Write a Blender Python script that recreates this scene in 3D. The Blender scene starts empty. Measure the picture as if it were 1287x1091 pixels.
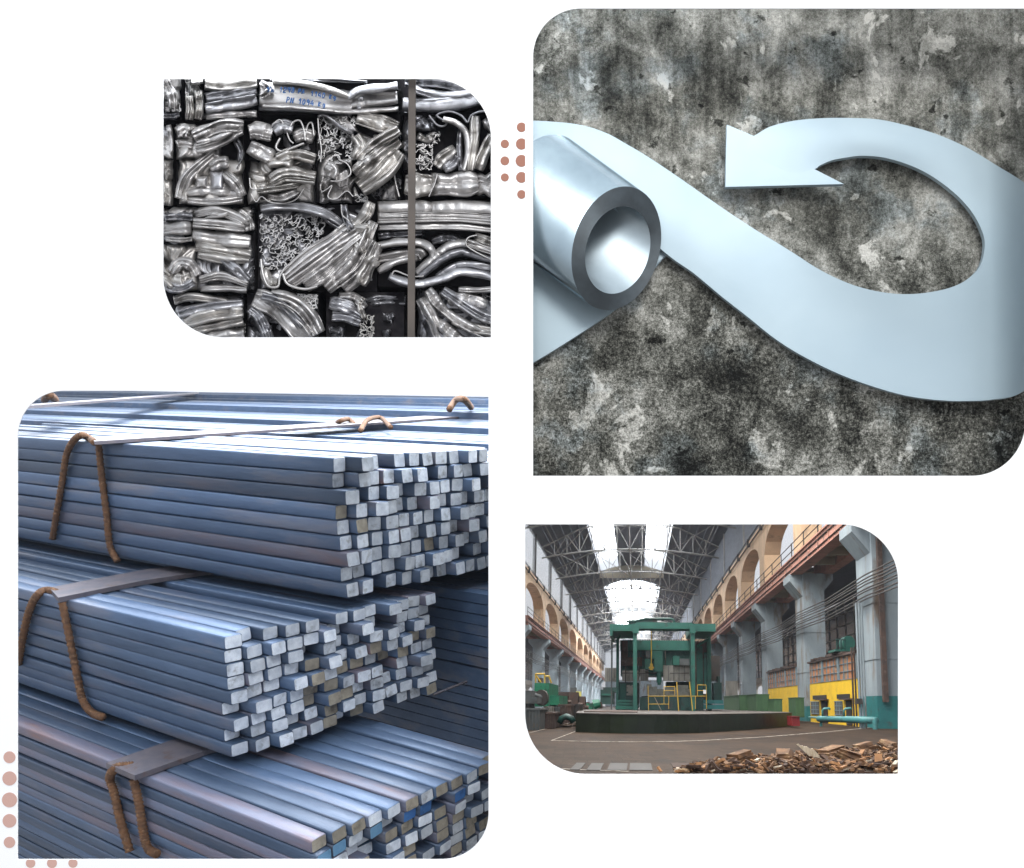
import bpy, bmesh, math, random
import numpy as np
from mathutils import Vector, Matrix
random.seed(7)
S = bpy.context.scene
COL = S.collection
# ------------------------------------------------------------------ camera, world, lamps, exposure
F, PX, PY = 1085.0, 720.0, 715.0          # focal length and principal point in photo pixels (shift lens)
W, H = 1287.0, 1091.0
cd = bpy.data.cameras.new('camera'); cam = bpy.data.objects.new('camera', cd); COL.objects.link(cam)
cd.sensor_fit = 'HORIZONTAL'; cd.sensor_width = 36.0; cd.lens = 36.0*F/W
cd.shift_x = (W/2-PX)/W; cd.shift_y = (PY-H/2)/W
cd.clip_start = 0.1; cd.clip_end = 2000
cam.rotation_euler = (math.radians(90), 0, 0)
S.camera = cam
wd = bpy.data.worlds.new('World'); S.world = wd; wd.use_nodes = True
nt = wd.node_tree; nt.nodes.clear()
tc = nt.nodes.new('ShaderNodeTexCoord'); sx = nt.nodes.new('ShaderNodeSeparateXYZ')
mr = nt.nodes.new('ShaderNodeMapRange'); mr.inputs['From Min'].default_value = -1; mr.inputs['From Max'].default_value = 1
cr = nt.nodes.new('ShaderNodeValToRGB'); bg = nt.nodes.new('ShaderNodeBackground'); wo = nt.nodes.new('ShaderNodeOutputWorld')
nt.links.new(tc.outputs['Generated'], sx.inputs[0]); nt.links.new(sx.outputs['Z'], mr.inputs['Value'])
nt.links.new(mr.outputs[0], cr.inputs[0]); nt.links.new(cr.outputs[0], bg.inputs[0]); nt.links.new(bg.outputs[0], wo.inputs[0])
r = cr.color_ramp
r.elements[0].position = 0.0; r.elements[0].color = (.22, .22, .22, 1)
r.elements[1].position = 1.0; r.elements[1].color = (.88, .94, 1.0, 1)
e = r.elements.new(.47); e.color = (.34, .34, .35, 1)
e = r.elements.new(.60); e.color = (.62, .65, .70, 1)
bg.inputs['Strength'].default_value = 1.75

def area(name, loc, target, sx_, sy_, power, col=(1, 1, 1)):
    l = bpy.data.lights.new(name, 'AREA'); l.shape = 'RECTANGLE'; l.size = sx_; l.size_y = sy_; l.energy = power; l.color = col
    o = bpy.data.objects.new(name, l); COL.objects.link(o); o.location = loc
    o.rotation_euler = (Vector(target)-Vector(loc)).to_track_quat('-Z', 'Y').to_euler()
    return o
area('key_softbox', (3.0, -5.0, 14.0), (-.5, 10.85, 1.5), 9, 7, 2600, (1, .985, .96))
S.view_settings.view_transform = 'Standard'; S.view_settings.look = 'None'
S.view_settings.exposure = 0; S.view_settings.gamma = 1; S.view_settings.use_curve_mapping = False
S.render.engine = 'CYCLES'
S.cycles.use_denoising = True
S.cycles.max_bounces = 8; S.cycles.diffuse_bounces = 4; S.cycles.glossy_bounces = 4; S.cycles.transmission_bounces = 4
S.cycles.sample_clamp_indirect = 8

# ------------------------------------------------------------------ frames
def ray(u, v): return np.array([(u-PX)/F, 1.0, (PY-v)/F])
def nrm(a): a = np.array(a, float); return a/np.linalg.norm(a)
def P(u, v, y): return ray(u, v)*y                    # point of the photo pixel at distance y
class Frame:
    def __init__(s, e1, e2, e3): s.R = np.array([e1, e2, e3])
    def at(s, u, v, k, val):                          # local point on plane coord[k] = val seen at pixel (u, v)
        q = s.R @ ray(u, v); return q*(val/q[k])
    def w(s, p): return np.asarray(p, float) @ s.R    # local -> world
WORLD = Frame((1, 0, 0), (0, 1, 0), (0, 0, 1))

# ------------------------------------------------------------------ mesh helpers
def ps(o, label=None, cat=None, group=None, kind=None):
    if label: o['label'] = label
    if cat: o['category'] = cat
    if group: o['group'] = group
    if kind: o['kind'] = kind
    return o
def thing(name, loc, label, cat, group=None):
    o = bpy.data.objects.new(name, None); COL.objects.link(o); o.location = Vector(loc); o.empty_display_size = .1
    return ps(o, label, cat, group)
ORI = {}                                              # world origin of every built object
class MB:
    def __init__(s, frame=WORLD): s.v = []; s.f = []; s.m = []; s.fr = frame; s.n = 0
    def add(s, vs, fs, m=0):
        vs = np.asarray(vs, float).reshape(-1, 3)
        s.v.append(s.fr.w(vs)); s.f += [tuple(i+s.n for i in q) for q in fs]; s.m += [m]*len(fs); s.n += len(vs); return s
    def hexa(s, a, b, m=0):                           # two quads a, b (same winding)
        return s.add(list(a)+list(b), [(3, 2, 1, 0), (4, 5, 6, 7), (0, 1, 5, 4), (1, 2, 6, 5), (2, 3, 7, 6), (3, 0, 4, 7)], m)
    def box(s, x0, x1, y0, y1, z0, z1, m=0):
        return s.hexa([(x0, y0, z0), (x1, y0, z0), (x1, y1, z0), (x0, y1, z0)], [(x0, y0, z1), (x1, y0, z1), (x1, y1, z1), (x0, y1, z1)], m)
    def prism(s, poly, vec, m=0):                     # extrude a convex-ish polygon (list of 3d points) along vec
        n = len(poly); p = np.asarray(poly, float); q = p+np.asarray(vec, float)
        return s.add(np.vstack([p, q]), [tuple(range(n))[::-1], tuple(range(n, 2*n))]+[(i, (i+1) % n, n+(i+1) % n, n+i) for i in range(n)], m)
    def tube(s, pts, rad, n=6, cap=True, m=0):
        pts = np.asarray(pts, float); k = len(pts); rad = np.broadcast_to(rad, (k,))
        t = np.gradient(pts, axis=0); t /= np.linalg.norm(t, axis=1)[:, None]+1e-9
        up = np.array([.13, .21, .97]); vs = []
        for i in range(k):
            a = np.cross(t[i], up)
            if np.linalg.norm(a) < .1: a = np.cross(t[i], (1, 0, 0))
            a /= np.linalg.norm(a); b = np.cross(t[i], a)
            for j in range(n):
                th = 2*math.pi*j/n; vs.append(pts[i]+rad[i]*(math.cos(th)*a+math.sin(th)*b))
        fs = [(i*n+j, i*n+(j+1) % n, (i+1)*n+(j+1) % n, (i+1)*n+j) for i in range(k-1) for j in range(n)]
        if cap: fs += [tuple(range(n))[::-1], tuple(range((k-1)*n, k*n))]
        return s.add(vs, fs, m)
    def rod(s, p, q, r_, n=4, m=0): return s.tube([p, q], r_, n, True, m)
    def grid(s, A, m=0, close=False):                 # A: (n, k, 3)
        n, k, _ = A.shape
        fs = [(i*k+j, i*k+j+1, (i+1)*k+j+1, (i+1)*k+j) for i in range(n-1) for j in range(k-1)]
        return s.add(A.reshape(-1, 3), fs, m)
    def build(s, name, mats, parent=None, smooth=False, origin=None):
        V = np.vstack(s.v)
        if parent is not None: o0 = ORI.get(parent.name, np.array(parent.location))
        elif origin is not None: o0 = np.array(origin)
        else: lo, hi = V.min(0), V.max(0); o0 = np.array([(lo[0]+hi[0])/2, (lo[1]+hi[1])/2, lo[2]])
        me = bpy.data.meshes.new(name)
        me.from_pydata((V-o0).tolist(), [], s.f)
        if not isinstance(mats, (list, tuple)): mats = [mats]
        for m in mats: me.materials.append(m)
        if len(mats) > 1: me.polygons.foreach_set('material_index', s.m)
        if smooth: me.polygons.foreach_set('use_smooth', [True]*len(me.polygons))
        bm = bmesh.new(); bm.from_mesh(me); bmesh.ops.recalc_face_normals(bm, faces=bm.faces); bm.to_mesh(me); bm.free()
        o = bpy.data.objects.new(name, me); COL.objects.link(o)
        if parent is not None:
            o.parent = parent
        else: o.location = Vector(o0)
        ORI[o.name] = o0
        return o
def solo(mb, name, mats, label, cat, group=None, smooth=False):
    return ps(mb.build(name, mats, None, smooth), label, cat, group)
def catmull(pts, n):
    p = np.asarray(pts, float); p = np.vstack([2*p[0]-p[1], p, 2*p[-1]-p[-2]]); k = len(p)-3
    out = []
    for t in np.linspace(0, k-1e-6, n):
        i = int(t); f = t-i; a, b, c, d = p[i:i+4]
        out.append(.5*(2*b+(c-a)*f+(2*a-5*b+4*c-d)*f*f+(3*b-a-3*c+d)*f**3))
    return np.array(out)
rs = np.random.RandomState(11)
def noise1(n, k, rg=None):                            # smooth 1-d noise with k control points
    rg = rg or rs
    return np.interp(np.linspace(0, 1, n), np.linspace(0, 1, k), rg.randn(k)) if k < 3 else catmull(rg.randn(k, 1)*np.ones((1, 3)), n)[:, 0]

# ------------------------------------------------------------------ materials
def mat(name, c, c2=None, sc=3.0, rough=.6, met=0.0, bump=0.0, bsc=None, stretch=(1, 1, 1), lo=.35, hi=.65,
        c3=None, sc3=1.5, lo3=.55, hi3=.7, randv=0.0, spec=.5, rv=0.0, trans=0.0, clear=0.0, det=8):
    m = bpy.data.materials.new(name); m.use_nodes = True
    n = m.node_tree.nodes; L = m.node_tree.links; b = n['Principled BSDF']
    b.inputs['Roughness'].default_value = rough; b.inputs['Metallic'].default_value = met
    b.inputs['Specular IOR Level'].default_value = spec
    b.inputs['Base Color'].default_value = (*c, 1)
    t = n.new('ShaderNodeTexCoord'); mp = n.new('ShaderNodeMapping'); mp.inputs['Scale'].default_value = stretch
    vec = t.outputs['Object']
    oi = n.new('ShaderNodeObjectInfo')
    ad = n.new('ShaderNodeVectorMath'); ad.operation = 'ADD'
    ml = n.new('ShaderNodeVectorMath'); ml.operation = 'SCALE'; ml.inputs['Scale'].default_value = 37
    cb = n.new('ShaderNodeCombineXYZ')
    for i in range(3): L.new(oi.outputs['Random'], cb.inputs[i])
    L.new(cb.outputs[0], ml.inputs[0]); L.new(vec, mp.inputs[0]); L.new(mp.outputs[0], ad.inputs[0]); L.new(ml.outputs[0], ad.inputs[1])
    vec = ad.outputs[0]
    def nz(scale, d=det, rg=.6):
        q = n.new('ShaderNodeTexNoise'); q.inputs['Scale'].default_value = scale; q.inputs['Detail'].default_value = d; q.inputs['Roughness'].default_value = rg
        L.new(vec, q.inputs['Vector']); return q.outputs['Fac']
    def ramp(f, a, z):
        q = n.new('ShaderNodeMapRange'); q.inputs['From Min'].default_value = a; q.inputs['From Max'].default_value = z; L.new(f, q.inputs[0]); return q.outputs[0]
    col = None
    if c2 is not None:
        mx = n.new('ShaderNodeMix'); mx.data_type = 'RGBA'; mx.inputs[6].default_value = (*c, 1); mx.inputs[7].default_value = (*c2, 1)
        L.new(ramp(nz(sc), lo, hi), mx.inputs[0]); col = mx.outputs[2]
    if c3 is not None:
        mx = n.new('ShaderNodeMix'); mx.data_type = 'RGBA'; mx.inputs[7].default_value = (*c3, 1)
        if col is not None: L.new(col, mx.inputs[6])
        else: mx.inputs[6].default_value = (*c, 1)
        L.new(ramp(nz(sc3), lo3, hi3), mx.inputs[0]); col = mx.outputs[2]
    if randv:
        hs = n.new('ShaderNodeHueSaturation')
        mrr = n.new('ShaderNodeMapRange'); mrr.inputs['To Min'].default_value = 1-randv; mrr.inputs['To Max'].default_value = 1+randv
        L.new(oi.outputs['Random'], mrr.inputs[0]); L.new(mrr.outputs[0], hs.inputs['Value'])
        if col is not None: L.new(col, hs.inputs['Color'])
        else: hs.inputs['Color'].default_value = (*c, 1)
        col = hs.outputs[0]
    if col is not None: L.new(col, b.inputs['Base Color'])
    if rv:
        q = n.new('ShaderNodeMapRange'); q.inputs['To Min'].default_value = rough-rv; q.inputs['To Max'].default_value = rough+rv
        L.new(nz(sc*1.7), q.inputs[0]); L.new(q.outputs[0], b.inputs['Roughness'])
    if bump:
        bp = n.new('ShaderNodeBump'); bp.inputs['Strength'].default_value = 1; bp.inputs['Distance'].default_value = bump
        L.new(nz(bsc or sc*3), bp.inputs['Height']); L.new(bp.outputs[0], b.inputs['Normal'])
    if trans:
        tr = n.new('ShaderNodeBsdfTranslucent'); tr.inputs[0].default_value = (*c, 1)
        ms = n.new('ShaderNodeMixShader'); ms.inputs[0].default_value = trans
        L.new(b.outputs[0], ms.inputs[1]); L.new(tr.outputs[0], ms.inputs[2]); out_ = ms.outputs[0]
        if clear:
            tp = n.new('ShaderNodeBsdfTransparent'); m2 = n.new('ShaderNodeMixShader'); m2.inputs[0].default_value = clear
            L.new(out_, m2.inputs[1]); L.new(tp.outputs[0], m2.inputs[2]); out_ = m2.outputs[0]
        L.new(out_, n['Material Output'].inputs[0])
    return m
def lin(r_, g, b): return tuple(((x/255+.055)/1.055)**2.4 if x > 10 else x/255/12.92 for x in (r_, g, b))

# =================================================================== THE WHITE WALL WITH FOUR OPENINGS
D0 = 10.85
def roundrect(u0, v0, u1, v1, tl=0, tr=0, br=0, bl=0, n=20):
    pts = []
    for (cx, cy, r_, a0) in ((u0+tl, v0+tl, tl, 180), (u1-tr, v0+tr, tr, 270), (u1-br, v1-br, br, 0), (u0+bl, v1-bl, bl, 90)):
        if r_ == 0: pts.append((cx, cy)); continue
        for i in range(n+1):
            a = math.radians(a0+90*i/n); pts.append((cx+r_*math.cos(a), cy+r_*math.sin(a)))
    return pts
OPEN = [roundrect(205, 99, 617, 424, tr=74, bl=76), roundrect(670, 10.5, 1289, 598, tl=60, br=68),
        roundrect(22, 491, 614, 1080, tl=58, br=58), roundrect(660, 659, 1129, 973, tr=72, bl=76)]
def make_wall():
    bm = bmesh.new(); edges = []
    for loop in [[(-500, -350), (1790, -350), (1790, 1500), (-500, 1500)]]+OPEN:
        vs = [bm.verts.new(P(u, v, D0)) for u, v in loop]
        edges += [bm.edges.new((vs[i], vs[(i+1) % len(vs)])) for i in range(len(vs))]
    bmesh.ops.triangle_fill(bm, edges=edges, use_beauty=True)
    ret = bmesh.ops.extrude_face_region(bm, geom=list(bm.faces))
    for v in ret['geom']:
        if isinstance(v, bmesh.types.BMVert): v.co.y += .012
    bmesh.ops.recalc_face_normals(bm, faces=bm.faces)
    me = bpy.data.meshes.new('wall'); bm.to_mesh(me); bm.free()
    o = bpy.data.objects.new('wall', me); COL.objects.link(o)
    me.materials.append(mat('white_paint', (.9, .9, .9), rough=.9, spec=.1)); o['kind'] = 'structure'
    return o
make_wall()
dot_a = mat('rose_dot', lin(159, 115, 100), rough=.9, spec=.05); dot_b = mat('pale_rose_dot', lin(200, 163, 152), rough=.9, spec=.05)
def dot(u, v, r_, m, label, group, ucut=None, vcut=None):
    pts = []
    for i in range(40):
        a = 2*math.pi*i/40; x = u+r_*math.cos(a); y = v+r_*math.sin(a)
        if ucut: x = min(x, ucut)
        if vcut: y = max(y, vcut)
        pts.append(P(x, y, D0-.006))
    solo(MB().prism(pts, (0, .006, 0)), 'dot', m, label, 'dot', group)
for v, r_, lb in ((159.8, 5.9, 'topmost rose dot of the clipped right column beside the concrete wall panel'), (180.8, 7, 'second rose dot from the top in the clipped column beside the concrete panel'),
                  (202, 7.4, 'largest rose dot, middle of the clipped right column between the panels'), (222.8, 6.8, 'fourth rose dot down in the clipped column beside the concrete panel'),
                  (244.2, 5.4, 'bottom rose dot of the clipped right column beside the concrete wall panel')):
    dot(655.4, v, r_, dot_a, lb, 'rose dots between the two upper panels', ucut=660)
for v, r_, lb in ((180.7, 5.2, 'upper small round rose dot right of the scrap metal bales'), (202, 5.5, 'middle small round rose dot right of the scrap metal bales'), (222.8, 5, 'lower small round rose dot right of the scrap metal bales')):
    dot(634.5, v, r_, dot_a, lb, 'rose dots between the two upper panels')
for v, r_, lb in ((951.8, 7.4, 'topmost pale pink dot left of the steel bar panel'), (978.4, 8.8, 'second pale pink dot from the top left of the steel bar panel'), (1005.4, 9.3, 'largest pale pink dot, third in the column left of the steel bars'),
                  (1031.7, 8.5, 'fourth pale pink dot down the column left of the steel bars'), (1058.8, 7, 'lowest pale pink dot of the column left of the steel bars')):
    dot(11.7, v, r_, dot_b, lb, 'pale pink dots around the steel bar panel')
for u, r_, lb in ((38.2, 5.8, 'leftmost pale pink dot in the row under the steel bar panel'), (65.1, 6.1, 'middle pale pink dot in the row under the steel bar panel'), (91.5, 5.6, 'rightmost pale pink dot in the row under the steel bar panel')):
    dot(u, 1085, r_, dot_b, lb, 'pale pink dots around the steel bar panel', vcut=1080.5)

# =================================================================== CRUSHED ALUMINIUM BALES
YB = 11.25                                            # plane of the bale faces
def alu(name, c, rough, rv=.08): return mat(name, c, tuple(x*.82 for x in c), sc=4, rough=rough, met=.88, bump=.006, bsc=11, stretch=(1, 1, 1), rv=rv)
ALU = [alu('bright_aluminium', (.62, .605, .60), .47), alu('warm_aluminium', (.58, .56, .54), .48), alu('cool_aluminium', (.50, .50, .525), .44)]
ALU_DK = alu('grey_shaded_aluminium', (.30, .30, .32), .40)  # darker copy
GAP_SHADE = mat('gap_shade_black', (.012, .011, .014), (.03, .028, .03), sc=6, rough=.9, spec=.05)  # near-black paint standing for shade in gaps, hollows and behind the stacks
def z2(x, y): return 195+x/2.993, 90+y/2.993          # bale sketch units -> photo pixels
def BP(x, y, h): u, v = z2(x, y); return P(u, v, YB-h)
def band(parent, pts, wpx, h=.05, np_=3, amp=.05, m=None, seed=0, taper=.85, sag=.05, wig=.10, name='folded_strip'):
    rg = np.random.RandomState(seed*17+int(pts[0][0]*3+pts[0][1]*7) % 9973)
    pts = np.array([(a, b, 0) for a, b in pts], float)
    length = np.linalg.norm(np.diff(pts, axis=0), axis=1).sum()
    if len(pts) == 2: pts = np.vstack([pts[0], (pts[0]+pts[1])/2+rg.randn(3)*[1.5, 1.5, 0], pts[1]])
    n = int(max(14, min(90, length/3.2))); k = np_*9+1
    c = catmull(pts, n)[:, :2]
    t = np.gradient(c, axis=0); t /= np.linalg.norm(t, axis=1)[:, None]+1e-9; nn = np.stack([-t[:, 1], t[:, 0]], 1)
    s = np.linspace(0, 1, n); w = wpx/2*(1-(1-taper)*np.abs(2*s-1)**3)*(1+.07*noise1(n, 6, rg))
    # pleat profile with wandering fold lines
    if wpx > 60: np_ += 1
    k = np_*9+1
    edges = np.concatenate([[0], np.cumsum(.25+1.6*rg.rand(np_)**1.6)]); edges /= edges[-1]
    E = np.array([edges[i]+(0 if i in (0, np_) else 1)*wig/np_*noise1(n, 5, rg) for i in range(np_+1)]).T
    ampl = np.array([amp*(.35+1.1*rg.rand())*(1+.35*noise1(n, 5, rg)) for _ in range(np_)]).T
    skew = [.25+.5*rg.rand() for _ in range(np_)]
    tt = np.linspace(0, 1, k); A = np.zeros((n, k+4, 3))
    bend = .03*noise1(n, 7, rg)+sag*(-(2*s-1)**4); dent = np.zeros((n, k))
    for _ in range(max(1, int(length/70))):           # small dents across the folds
        s0, t0 = rg.rand(2); dent -= amp*.9*rg.rand()*np.exp(-((s[:, None]-s0)*length/14)**2-((tt[None, :]-t0)*2.2)**2)
    for _ in range(4):                                # sharp small creases
        fx, fy, ph = rg.randn()*length/26, rg.randn()*np_*1.2, rg.rand()*6
        dent += amp*.20*(np.abs(np.sin(fx*s[:, None]+fy*tt[None, :]+ph+.6*np.sin(5*s[:, None]+ph)))**.6-.6)*(.3+.7*(noise1(n, 5, rg) > -.2))[:, None]
    for i in range(n):
        e_ = np.sort(E[i]); e_[0], e_[-1] = 0, 1
        j = np.clip(np.searchsorted(e_, tt, side='right')-1, 0, np_-1)
        f = (tt-e_[j])/np.maximum(e_[j+1]-e_[j], 1e-4); sk = np.array(skew)[j]
        tri = np.where(f < sk, f/sk, (1-f)/(1-sk)); prof = np.minimum(np.clip(tri, 0, 1)*1.35, 1)**.8*ampl[i][j]
        hh = h+bend[i]+prof-.07*np.abs(2*tt-1)**5+dent[i]
        xy = c[i]+np.outer((2*tt-1)*w[i], nn[i])
        for q in range(k): A[i, q+2] = (xy[q, 0], xy[q, 1], hh[q])
        for q, (o_, d_) in enumerate(((1.0, .34), (1.015, .06))):
            A[i, q] = (*(c[i]-o_*w[i]*nn[i]), h-d_-.05); A[i, k+3-q] = (*(c[i]+o_*w[i]*nn[i]), h-d_-.05)
    A[0, :, 2] -= .12; A[-1, :, 2] -= .12
    G = np.array([[BP(*A[i, q]) for q in range(k+4)] for i in range(n)])
    return MB().grid(G).build(name, m or rg.choice(ALU+[ALU_DK], p=[.50, .25, .17, .08]), parent, True)
def crumple(parent, x0, y0, x1, y1, h=.03, amp=.09, cells=9, seed=0, m=None, rnd=.1, name='crumpled_sheet'):
    rg = np.random.RandomState(seed)
    nx = int(max(16, (x1-x0)/2.6)); ny = int(max(16, (y1-y0)/2.6))
    X, Y = np.meshgrid(np.linspace(0, 1, nx), np.linspace(0, 1, ny), indexing='ij')
    asp = (y1-y0)/(x1-x0); wx = X.copy(); wy = Y*asp
    for k in range(5):
        a, b, p_, q_ = rg.randn(4); fr = 3+2.3*k
        wx = wx+.10/(k+1)*np.sin(fr*(a*Y*asp+.6*b*X)+p_*3); wy = wy+.10/(k+1)*np.sin(fr*(b*X-.6*a*Y*asp)+q_*3)
    C = rg.rand(cells, 2)*[1, asp]
    d = np.sqrt((wx[..., None]-C[:, 0])**2+(wy[..., None]-C[:, 1])**2)*(1+.25*rg.rand(cells))
    order = np.argsort(d, axis=-1); i0 = order[..., 0]; d0 = np.take_along_axis(d, order[..., :1], -1)[..., 0]; d1 = np.take_along_axis(d, order[..., 1:2], -1)[..., 0]
    tl = rg.randn(cells, 2)*amp*3.0; off = rg.randn(cells)*amp*.55; th = rg.rand(cells)*math.pi; fq = 14+22*rg.rand(cells)
    Z = off[i0]+tl[i0, 0]*(wx-C[i0, 0])+tl[i0, 1]*(wy-C[i0, 1])
    ph = fq[i0]*(np.cos(th[i0])*wx+np.sin(th[i0])*wy)
    Z += amp*.30*(np.abs(np.sin(ph))**.7)*(rg.rand(cells)[i0] > .35)
    Z -= amp*.9*np.exp(-((d1-d0)/.035)**2)
    for _ in range(2):
        Z[1:-1, 1:-1] = .5*Z[1:-1, 1:-1]+.125*(Z[2:, 1:-1]+Z[:-2, 1:-1]+Z[1:-1, 2:]+Z[1:-1, :-2])
    ed = np.minimum(np.minimum(X, 1-X)*(x1-x0), np.minimum(Y, 1-Y)*(y1-y0))
    Z = h+Z-.30*np.exp(-ed/5.0)
    jx = rnd*(x1-x0)*.25*np.array([noise1(ny, 7, rg), noise1(ny, 7, rg)]); jy = rnd*(y1-y0)*.25*np.array([noise1(nx, 7, rg), noise1(nx, 7, rg)])
    XX = x0+X*(x1-x0)+(1-X)*jx[0][None, :]*.4+X*jx[1][None, :]*.4; YY = y0+Y*(y1-y0)+(1-Y)*jy[0][:, None]*.4+Y*jy[1][:, None]*.4
    G = np.array([[BP(XX[i, j], YY[i, j], Z[i, j]) for j in range(ny)] for i in range(nx)])
    return MB().grid(G).build(name, m or ALU[seed % 3], parent, True)
def tangle(parent, x0, y0, x1, y1, n=40, seed=0, h=-.02, dep=.14, th=1.3, L=55, wild=.9, m=None, ang=None, name='tangled_edges'):
    rg = np.random.RandomState(seed); mb = MB()
    for _ in range(n):
        x, y = x0+rg.rand()*(x1-x0), y0+rg.rand()*(y1-y0); a = rg.rand()*6.3 if ang is None else ang+rg.randn()*.35
        hh = h+.03-rg.rand()*.10; k = int(L*(.5+rg.rand())/4); pts = []; cur = rg.randn()*.1
        for i in range(k):
            pts.append((x, y)); cur = .75*cur+wild*.45*rg.randn(); a += cur
            nx_, ny_ = x+4*math.cos(a), y+4*math.sin(a)
            if not (x0 < nx_ < x1 and y0 < ny_ < y1): a += 2.2; nx_, ny_ = x+4*math.cos(a), y+4*math.sin(a); nx_ = min(max(nx_, x0), x1); ny_ = min(max(ny_, y0), y1)
            x, y = nx_, ny_
        c = catmull([(a_, b_, 0) for a_, b_ in pts], k*2)[:, :2]
        t = np.gradient(c, axis=0); t /= np.linalg.norm(t, axis=1)[:, None]+1e-9; nn = np.stack([-t[:, 1], t[:, 0]], 1)*th/2*(.6+.7*rg.rand())
        G = np.array([[BP(*(c[i]-nn[i]), hh-dep), BP(*(c[i]-nn[i]), hh), BP(*(c[i]+nn[i]), hh), BP(*(c[i]+nn[i]), hh-dep)] for i in range(len(c))])
        mb.grid(G)
    return mb.build(name, m or ALU[0], parent, False)
def loop(parent, pts, th, h=.04, dep=.2, m=None, name='curled_strip'):  # thin strip seen on its edge, with rounded lip
    c = catmull([(a, b, 0) for a, b in pts], len(pts)*9)[:, :2]
    t = np.gradient(c, axis=0); t /= np.linalg.norm(t, axis=1)[:, None]+1e-9; nn = np.stack([-t[:, 1], t[:, 0]], 1)*th*.72/2
    prof = ((-1, -dep), (-1, -.02), (-.7, .0), (0, .015), (.7, 0), (1, -.02), (1, -dep))
    G = np.array([[BP(*(c[i]+q*nn[i]), h+z) for q, z in prof] for i in range(len(c))])
    return MB().grid(G).build(name, m or ALU[0], parent, True)
def bale(x0, y0, x1, y1, label, core=True):
    u, v = z2((x0+x1)/2, y1)
    t = thing('scrap_bale', P(u, v, YB+.3), label, 'scrap bale', 'stacked bales of crushed aluminium')
    a = [BP(x0+4, y0+4, -.16), BP(x1-4, y0+4, -.16), BP(x1-4, y1-4, -.16), BP(x0+4, y1-4, -.16)]
    MB().prism(a, (0, 1.0, 0)).build('core', GAP_SHADE, t)
    if core:
        sd = int(abs(x0*7+y0*13)) % 997; ox = max(x0+5, 0); oy = max(y0+6, 8)
        crumple(t, ox, oy, min(x1-5, 1296), min(y1-5, 1025), h=-.16, amp=.065, cells=int(10+(x1-x0)*(y1-y0)/4200), seed=sd, m=ALU[sd % 3], rnd=.03, name='crumpled_backing')
    return t
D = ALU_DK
b = bale(-20, 8, 100, 187, 'crumpled bale cut off at the top left corner of the panel')
crumple(b, -20, 8, 98, 150, cells=14, seed=3, amp=.08); band(b, [(-20, 168), (60, 165), (92, 160)], 26, np_=2); band(b, [(30, 15), (60, 80), (70, 140)], 40, h=.1, np_=3); tangle(b, 40, 110, 98, 150, 22, 5, h=.08)
b = bale(108, 8, 383, 190, 'top row bale with wide horizontal folds beside a tangle of thin edges')
tangle(b, 112, 22, 180, 95, 35, 1, L=40); band(b, [(135, 38), (180, 36)], 20, np_=1, h=.1)
band(b, [(128, 90), (132, 140), (128, 182)], 34, np_=4, amp=.06); band(b, [(162, 70), (168, 130), (160, 180)], 34, np_=4, amp=.06)
band(b, [(186, 46), (280, 50), (383, 40)], 56, h=.02, np_=2, amp=.06); band(b, [(188, 98), (280, 86), (383, 70)], 46, h=.06, np_=2, amp=.07)
band(b, [(188, 140), (290, 124), (383, 104)], 50, h=.07, np_=2, amp=.09); band(b, [(190, 170), (290, 160), (383, 158)], 30, h=.05, np_=2, amp=.05)
b = bale(385, 20, 918, 165, 'flattened bale with blue handwriting on its smooth front, top row', False)
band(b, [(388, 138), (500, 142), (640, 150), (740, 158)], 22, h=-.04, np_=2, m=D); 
flat = band(b, [(392, 84), (500, 92), (620, 106), (745, 116)], 92, h=.04, np_=1, amp=.015, m=ALU[0], taper=.95, sag=.01, wig=0, name='flat_sheet')
band(b, [(400, 128), (520, 134), (640, 144), (740, 150), (915, 140)], 20, h=.07, np_=1, amp=.05); band(b, [(440, 38), (540, 42), (640, 62), (735, 96)], 24, h=.09, np_=1, amp=.06)
band(b, [(722, 98), (770, 72), (850, 62), (912, 52)], 34, h=.08, np_=1, amp=.07); band(b, [(730, 118), (800, 105), (912, 96)], 60, h=.03, np_=2, amp=.05); band(b, [(770, 80), (775, 110), (765, 145)], 26, h=.05, np_=1)
band(b, [(395, 40), (425, 60), (420, 80), (396, 95)], 26, h=.09, np_=2); band(b, [(430, 28), (600, 30), (800, 40)], 18, h=-.02, np_=2, m=D); tangle(b, 440, 14, 560, 34, 16, 9, L=30)
# blue handwriting: strokes on the flat sheet
GL = {'1': [[(.1, .3), (.45, 0), (.45, 1)]], '2': [[(0, .2), (.3, 0), (.6, .2), (.5, .5), (0, 1), (.65, 1)]], '9': [[(.6, .25), (.3, 0), (.05, .25), (.3, .5), (.6, .25), (.5, 1)]],
      '8': [[(.5, .12), (.2, 0), (.1, .25), (.5, .6), (.5, .9), (.2, 1), (.05, .8), (.5, .3), (.5, .12)]], '4': [[(.4, 0), (0, .65), (.65, .65)], [(.5, .35), (.5, 1)]],
      '0': [[(.3, 0), (.05, .4), (.2, 1), (.5, .8), (.55, .3), (.3, 0)]], 'P': [[(.05, 1), (.15, 0), (.55, .1), (.5, .45), (.1, .55)]], 'A': [[(0, 1), (.35, 0), (.6, 1)], [(.1, .65), (.55, .6)]],
      'N': [[(0, 1), (.1, 0), (.5, 1), (.65, 0)]], 'K': [[(.05, 0), (.05, 1)], [(.5, .2), (.1, .6), (.5, 1)]], 'g': [[(.5, .5), (.2, .4), (.1, .75), (.4, .8), (.5, .5), (.5, 1.1), (.2, 1.2)]], 'n': [[(0, .5), (.1, 1), (.15, .6), (.4, .55), (.45, 1)]], 'º': [[(.1, .5), (.3, .35), (.4, .6), (.2, .75), (.1, .5)]]}
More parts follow.
